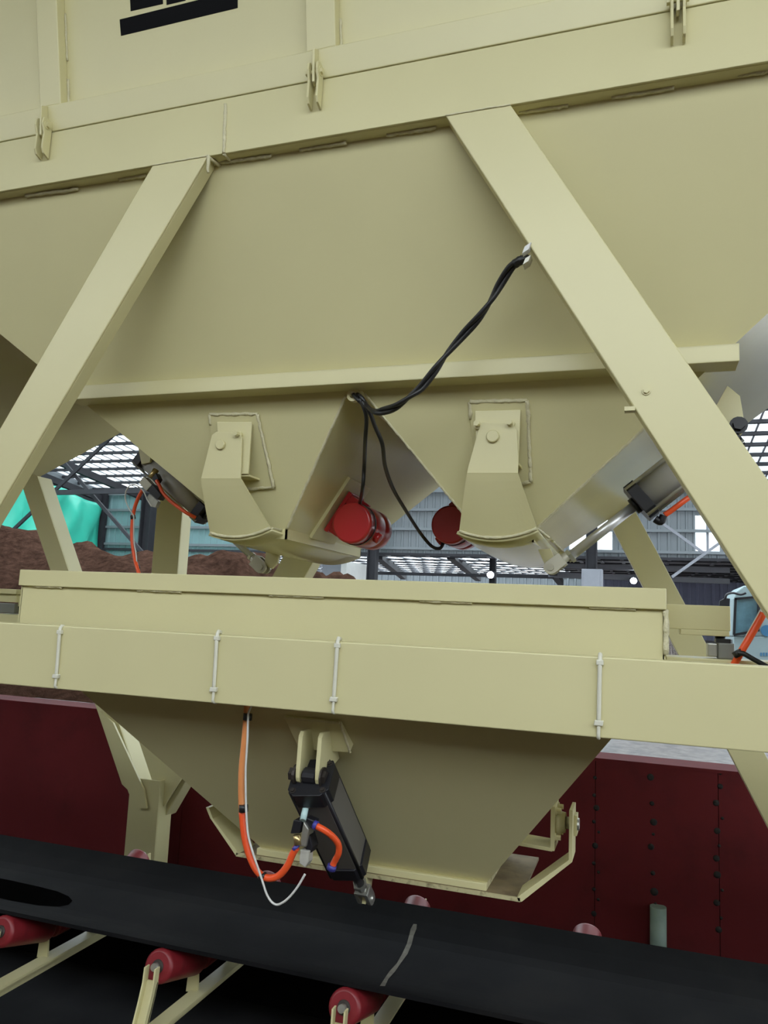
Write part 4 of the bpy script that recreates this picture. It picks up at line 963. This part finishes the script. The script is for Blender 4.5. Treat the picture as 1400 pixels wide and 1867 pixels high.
MB().abox(a.x, P(26, 1090, YA).x, YA+0.01, YA+0.08, P(20, 1098, YA).z, P(20, 1083, YA).z).build('support_arm', 'cream', rl_, 0.001)
MB().abox(a.x, P(24, 1110, YA).x, YA+0.005, YA+0.06, P(20, 1118, YA).z, P(20, 1100, YA).z).build('arm_foot', 'loadc', rl_, 0.002)
MB().abox(P(26, 1090, YA).x, xh0+0.003, YA+0.02, YA+0.07, P(20, 1105, YA).z, P(20, 1085, YA).z).build('tie_plate', 'cream', rl_)
tag(MB().abox(XA, xh0-0.01, YA-0.01, YA+0.10, zL1-0.02, P(20, 1120, YA).z).build('bearing_rail', 'cream'), 'narrow cream rail carrying the left bracket arm behind the girder', 'rail')
hr_ = empty('air_hose', P(1345, 1205, YA-0.02), 'orange air hose with white wire slanting past the right load cell', 'hose')
MB().tube([P(1392, 1118, YA-0.05), P(1372, 1153, YA-0.05), P(1352, 1187, YA-0.05), P(1343, 1203, YA-0.04), P(1336, 1215, YA-0.03)], 0.0085, 12).build('tube', 'orange', hr_)
MB().tube([P(1388, 1112, YA-0.045), P(1366, 1152, YA-0.045), P(1345, 1190, YA-0.045)], 0.0035, 8).build('wire', 'white', hr_)
MB().tube([P(1342, 1186, YA-0.05), P(1349, 1196, YA-0.05)], 0.012, 10, 1).build('tape', 'rubber', hr_)
tag(MB().tube([P(1344, 1190, YA-0.07), P(1356, 1192, YA-0.07), P(1372, 1201, YA-0.07), P(1392, 1212, YA-0.07), P(1412, 1224, YA-0.07)], 0.006, 10).build('signal_cable', 'rubber'), 'thin black signal cable leaving the load cell toward the right edge', 'cable')

# ================================================================== CONVEYOR
ZBELT = 1.65-1.06
be = PZ(700, 1640, ZBELT+0.05)
YBF = be.y                                           # far belt edge
ne = PZ(475, 1757, ZBELT+0.05); YBN = ne.y
print('belt Y', YBN, YBF)
wd = YBF-YBN
cs = [(YBN, 0.05), (YBN+wd*0.12, 0.026), (YBN+wd*0.24, 0.006), (YBN+wd*0.32, 0.0), (YBN+wd*0.68, 0.0), (YBN+wd*0.76, 0.006), (YBN+wd*0.88, 0.026), (YBF, 0.05)]
bt = MB()
vs = []
for x in (XA, XB):
    for y, z in cs: vs.append((x, y, ZBELT+z))
    for y, z in cs: vs.append((x, y, ZBELT+z-0.012))
n = len(cs); fs = []
for i in range(n-1): fs += [[i, 2*n+i, 2*n+i+1, i+1], [n+i, n+i+1, 3*n+i+1, 3*n+i]]
fs += [[0, n, 3*n, 2*n], [n-1, 2*n+n-1, 3*n+n-1, 2*n-1]]
bt.add(vs, fs, False)
BE = empty('conveyor_belt', ((XA+XB)/2, (YBN+YBF)/2, ZBELT), 'black troughed rubber conveyor belt running under the weigh hopper', 'belt')
bt.build('belt', 'belt', BE)
def bz(y):
    for (a, za), (b, zb) in zip(cs[:-1], cs[1:]):
        if a <= y <= b: return ZBELT+lerp(za, zb, (y-a)/(b-a))
    return ZBELT
def onbelt(px, py):
    z = ZBELT
    for _ in range(6): p = PZ(px, py, z); z = bz(p.y)
    p.z = z+0.0015; return p
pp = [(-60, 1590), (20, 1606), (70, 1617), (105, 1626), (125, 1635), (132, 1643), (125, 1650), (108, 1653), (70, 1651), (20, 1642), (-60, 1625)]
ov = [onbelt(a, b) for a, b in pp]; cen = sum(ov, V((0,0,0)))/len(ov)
MB().add(ov+[cen], [[i, (i+1) % len(ov), len(ov)] for i in range(len(ov))]).build('damp_patch', 'wet', BE)  # matt near-black oval laid flat on the belt
ln = [(757, 1679), (754, 1692), (750, 1706), (746, 1722), (738, 1740), (727, 1757), (715, 1772), (704, 1786), (697, 1800)]
vs = []; 
for i, (a, b) in enumerate(ln):
    w_ = 3.0+2.2*abs(math.sin(i*1.3)); vs += [onbelt(a-w_, b), onbelt(a+w_, b)]
MB().add(vs, [[2*i, 2*i+1, 2*i+3, 2*i+2] for i in range(len(ln)-1)]).build('dust_streak', 'dust', BE)

def idler(x, lab):
    I = empty('idler_set', (x, (YBN+YBF)/2, ZBELT-0.30), lab, 'idler', 'troughing idler sets under the belt')
    r = 0.048; zt = ZBELT-0.012
    na = V((x, YBN-0.022, zt+0.056-r*1.06)); nb_ = V((x, YBN+wd*0.30, zt-r*1.08)); 
    fa = V((x, YBF+0.080, zt+0.084-r)); fb_ = V((x, YBF-0.19, zt-0.042-r))
    for a, b in ((na, nb_), (fa, fb_)):
        d = (b-a); L = d.length
        MB().rev(a, d, [(0, r*0.80), (0.006, r*0.97), (0.012, r), (L-0.012, r), (L-0.004, r*0.95), (L, r*0.7)], 28).build('wing_roller', 'roller', I)
        MB().cyl(a-d.normalized()*0.022, a, 0.011, 12).build('roller_spindle', 'steel', I)
        MB().rev(a-d.normalized()*0.004, d, [(0, r*0.38), (0.006, r*0.42)], 16).build('bearing_seal', 'bolt', I)
    MB().rev(V((x+0.0, YBN+wd*0.33, zt-r)), (0,1,0), [(0, r*0.9), (0.008, r), (wd*0.34-0.008, r), (wd*0.34, r*0.9)], 24).build('centre_roller', 'roller', I)
    zc = ZBELT-0.185
    MB().bar((x+0.0, YBN-0.20, zc), (x, YBF+0.16, zc), 0.008, 0.055).build('cross_bar', 'cream', I); MB().bar((x+0.022, YBN-0.20, zc+0.024), (x+0.022, YBF+0.16, zc+0.024), 0.05, 0.008).build('cross_bar_flange', 'cream', I)
    for y in (YBN+wd*0.30, YBN+wd*0.70):
        MB().prism([(x-0.022, y-0.006, zc+0.02), (x+0.022, y-0.006, zc+0.02), (x+0.014, y-0.006, zt-r+0.008), (x-0.014, y-0.006, zt-r+0.008)], (0, 0.008, 0)).build('inner_bracket', 'cream', I)
    for yy, sg, zz in ((na.y-0.018, -1, na.z), (fa.y+0.018, 1, fa.z)):
        pth = [(yy, zz+0.010), (yy-sg*-0.004, zz-0.03), (yy+sg*0.018, zz-0.075), (yy+sg*0.038, zz-0.13), (yy+sg*0.055, zz-0.22), (yy+sg*0.06, zz-0.30)]
        for sx in (-1, 1):
            vs = []; 
            for y, z in pth: vs += [(x+sx*0.020, y, z), (x+sx*0.015, y, z), (x+sx*0.015, y+sg*0.022, z), (x+sx*0.020, y+sg*0.022, z)]
            fs = []
            for i in range(len(pth)-1):
                for k in range(4): fs.append([i*4+k, i*4+(k+1) % 4, i*4+4+(k+1) % 4, i*4+4+k])
            fs += [[0,1,2,3], [len(vs)-4, len(vs)-3, len(vs)-2, len(vs)-1]]
            MB().add(vs, fs).build('bracket_flange', 'cream', I)
        vs = []
        for y, z in pth[1:]: vs += [(x-0.020, y-sg*0.002, z), (x+0.020, y-sg*0.002, z), (x+0.020, y+sg*0.005, z), (x-0.020, y+sg*0.005, z)]
        fs = []
        for i in range(len(pth)-2):
            for k in range(4): fs.append([i*4+k, i*4+(k+1) % 4, i*4+4+(k+1) % 4, i*4+4+k])
        fs += [[0,1,2,3], [len(vs)-4, len(vs)-3, len(vs)-2, len(vs)-1]]
        MB().add(vs, fs).build('bracket_web', 'cream', I)
    return I
ip = [P(290, 1738, YBN-0.02).x, P(628, 1822, YBN-0.02).x]
sp_ = ip[1]-ip[0]
idler(ip[0]-sp_, 'red idler rollers at the left edge under the belt')
idler(ip[0], 'red idler rollers with cream bracket in the lower left under the belt')
idler(ip[1], 'red idler rollers with cream bracket at the bottom centre under the belt')
idler(ip[1]+sp_, 'red idler rollers below the frame at the lower right under the belt')
rb_ = MB(); rb_.abox(XA, XB, YBN+0.0, YBF+0.0, ZBELT-0.40, ZBELT-0.39)
tag(MB().abox(XA, XB, YBF+0.16, YBF+0.17, -0.25, ZBELT-0.18).build('rubber_skirt', 'belt'), 'black rubber skirt hanging under the far conveyor stringer', 'skirt')  # added black sheet, stands in for deep shade below the belt
tag(rb_.build('return_belt', 'belt'), 'dark return strand of the conveyor belt hanging below the idlers', 'belt')
tag(channel(MB(), [(XA, YBF+0.10, ZBELT-0.30), (XB, YBF+0.10, ZBELT-0.30), (XB, YBF+0.10, ZBELT-0.20), (XA, YBF+0.10, ZBELT-0.20)], (0,1,0), 0.05).build('conveyor_stringer', 'cream'), 'far cream conveyor stringer dimly seen under the belt', 'stringer')
yn = YBN-0.16
tag(channel(MB(), [(XA, yn-0.05, ZBELT-0.42), (XB, yn-0.05, ZBELT-0.42), (XB, yn-0.05, ZBELT-0.32), (XA, yn-0.05, ZBELT-0.32)], (0,1,0), 0.05).build('conveyor_stringer', 'cream'), 'near cream conveyor stringer showing at the bottom left corner', 'stringer')

for o in bpy.data.objects:
    if '_w' in o.keys(): del o['_w']
